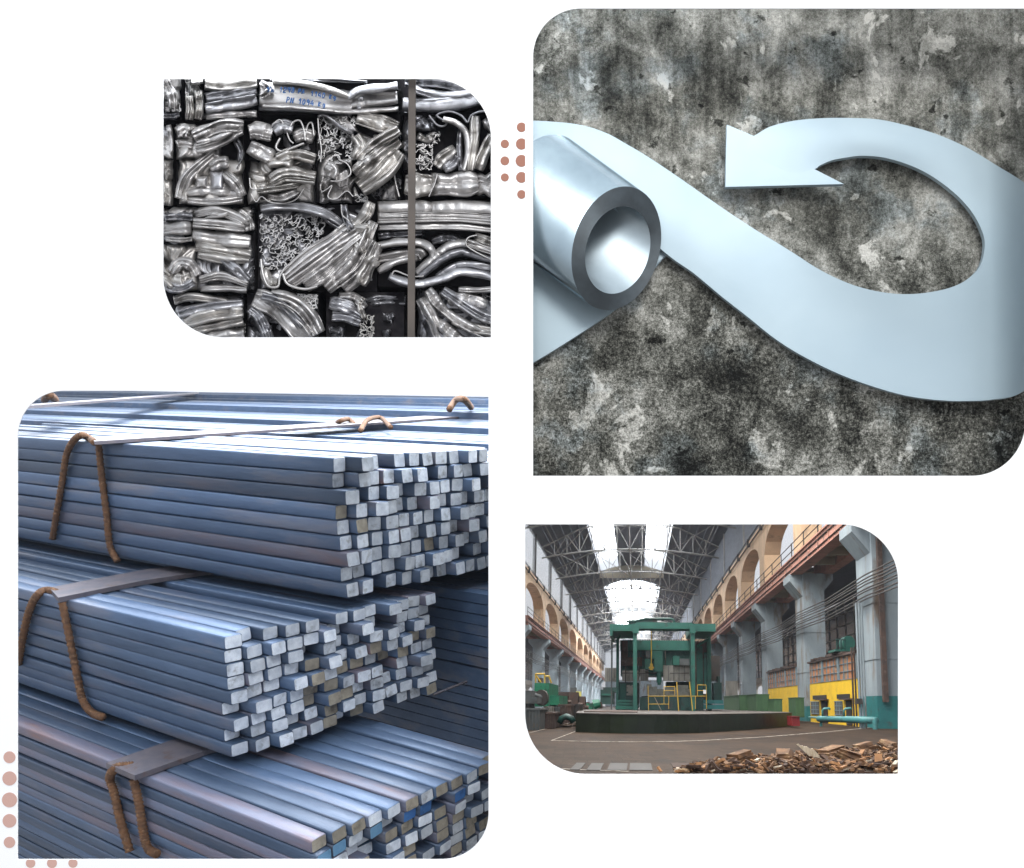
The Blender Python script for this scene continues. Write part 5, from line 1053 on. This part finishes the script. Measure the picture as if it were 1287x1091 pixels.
for u, y, lb in ((748, 52, 'rusty heap of castings beside the small green pump'), (733, 50, 'dark red brown castings between the gear wheel and the pump')):
    mb = HB(); rg_ = np.random.RandomState(u)
    for q in range(9): du, dv = rg_.rand(2)*[10, 8]; pbox(mb, u-6+du, 882+dv, u-3+du+2*rg_.rand(), 891, y+rg_.rand()*3, 1.5)
    hsolo(mb, 'casting_heap', IRON, lb, 'castings')
# --- wood chips in the right foreground
def chip_edge(u): return np.interp(u, (846, 880, 960, 1040, 1129, 1160), (972, 962, 953.5, 945, 935.5, 932))
WOOD = mat('bark_chips', (.21, .105, .045), (.075, .036, .018), sc=6, rough=.85, bump=.01, bsc=30, c3=(.36, .24, .13), sc3=5, lo3=.55)
WOOD2 = mat('dark_bark', (.075, .036, .02), (.04, .02, .012), sc=6, rough=.9); WOOD3 = mat('orange_bark', (.36, .17, .065), (.25, .12, .05), sc=6, rough=.8)
PALEW = mat('pale_split_wood', (.62, .54, .42), (.42, .33, .23), sc=5, rough=.8, stretch=(6, 1, 1))
rg_ = np.random.RandomState(8); mb = HB()
def chip(mb, p, L_, w_, th_, a, ti):
    d = np.array([math.cos(a)*math.cos(ti), math.sin(a)*math.cos(ti), math.sin(ti)]); s_ = nrm(np.cross(d, (0, 0, 1))); n_ = np.cross(s_, d)
    q = [p+d*x*L_+s_*y*w_*(.6+.8*rg_.rand())+n_*z*th_ for z in (-.5, .5) for x, y in ((-.5, -.5), (.5, -.4), (.5, .5), (-.4, .5))]
    mb.hexa(q[:4], q[4:])
for _ in range(4200):
    u = 850+rg_.rand()*300; v0 = chip_edge(u); v = v0+(rg_.rand()**.8)*(1000-v0)
    p = hfl(u, v); s_ = .5+.9*rg_.rand()**2; ht = .12*min(1, (v-v0)/12)*rg_.rand()
    if p[1] < front(p[0])+.25: continue
    if rg_.rand() < .04: p = p+np.array([rg_.randn()*.5, abs(rg_.randn())*.9, 0]); ht = 0
    chip(mb, p+(0, 0, .03+ht), .15*s_, .065*s_, .03*s_, rg_.rand()*6.3, rg_.randn()*.4)
mb.m = [int(x) for x in np.repeat(rg_.choice(4, len(mb.m)//6, p=[.46, .36, .14, .04]), 6)]
ps(mb.build('wood_chips', [WOOD, WOOD2, WOOD3, PALEW]), 'loose brown bark and wood chips spread over the floor in the right foreground', 'wood chips', kind='stuff')
gm = HB(); ed = [hfl(u, chip_edge(u)+1.5) for u in np.linspace(850, 1160, 14)]
gm.prism([(p[0], p[1], ZF+.004) for p in ed]+[(ed[-1][0], front(ed[-1][0])+.06, ZF+.004), (hfl(870, 975)[0], front(hfl(870, 975)[0])+.06, ZF+.004)], (0, 0, .02)); o = gm.build('bark_litter', mat('bark_litter', (.085, .048, .026), (.04, .024, .015), sc=8, rough=.9, bump=.03, bsc=25)); ps(o, 'fine dark bark litter under the wood chips', 'bark litter', kind='stuff')
PALEW = mat('pale_split_wood', (.62, .54, .42), (.42, .33, .23), sc=5, rough=.8, stretch=(6, 1, 1))
mb = HB(); p = hfl(1020, 962)
for k in range(8):
    o_ = np.array([(k-3.5)*.034, .02*k, .10-.012*k]); a0, a1 = p+o_+(-.09, 0, .20+.03*rg_.rand()), p+o_+(.10+.05*rg_.rand(), .03, .01)
    mb.hexa([a0, a0+(.024, 0, .01), a0+(.024, .05, .01), a0+(0, .05, 0)], [a1, a1+(.026, 0, .012), a1+(.026, .05, .012), a1+(0, .05, 0)])
hsolo(mb, 'split_log', PALEW, 'pale splintered piece of wood standing out among the bark chips', 'split wood')
for u, v, L_, a, lb in ((1045, 960, .5, .4, 'thick bark slab just right of the pale splintered wood'), (1117, 948, .42, 2.0, 'bark lump high on the heap near the right edge'), (1085, 952, .4, .1, 'flat reddish chunk of bark near the top of the heap'), (985, 966, .42, 1.1, 'bark chunk left of the pale splintered wood'), (1070, 966, .45, 2.6, 'broad bark piece at the bottom of the heap'), (930, 968, .4, .3, 'bark piece at the left end of the heap')):
    mb = HB(); p = hfl(u, v)
    for q in range(3): chip(mb, p+(0, 0, .14+.04*q), L_*(1-.15*q), L_*.5, .06, a+.1*q, .25)
    hsolo(mb, 'bark_chunk', WOOD, lb, 'bark chunk')
# added area lamps that strengthen the daylight from the hall's roof glazing
def hlamp(p, sx_, sy_, power, col=(1, 1, 1)):
    o = area('added_roof_light', HF.w(p), HF.w((p[0], p[1]+.01, p[2]-10)), sx_, sy_, power, col); return o
hlamp((1.5, 38, 22.0), 12, 40, 17000, (1, .96, .90))
for y, pw in ((110, 34000), (180, 60000), (250, 80000)): hlamp((-.8, y, 24.6), 8, 50, pw, (.93, .97, 1))

hz_m = bpy.data.materials.new('hall_air'); hz_m.use_nodes = True; n_ = hz_m.node_tree.nodes; n_.remove(n_['Principled BSDF'])
pv = n_.new('ShaderNodeVolumePrincipled'); pv.inputs['Color'].default_value = (.80, .88, 1.0, 1); pv.inputs['Density'].default_value = .0004; pv.inputs['Anisotropy'].default_value = .2
hz_m.node_tree.links.new(pv.outputs[0], n_['Material Output'].inputs['Volume'])
hb = MB().box(-75, 95, -12, 420, -80, 30).build('haze', hz_m); hb['kind'] = 'stuff'
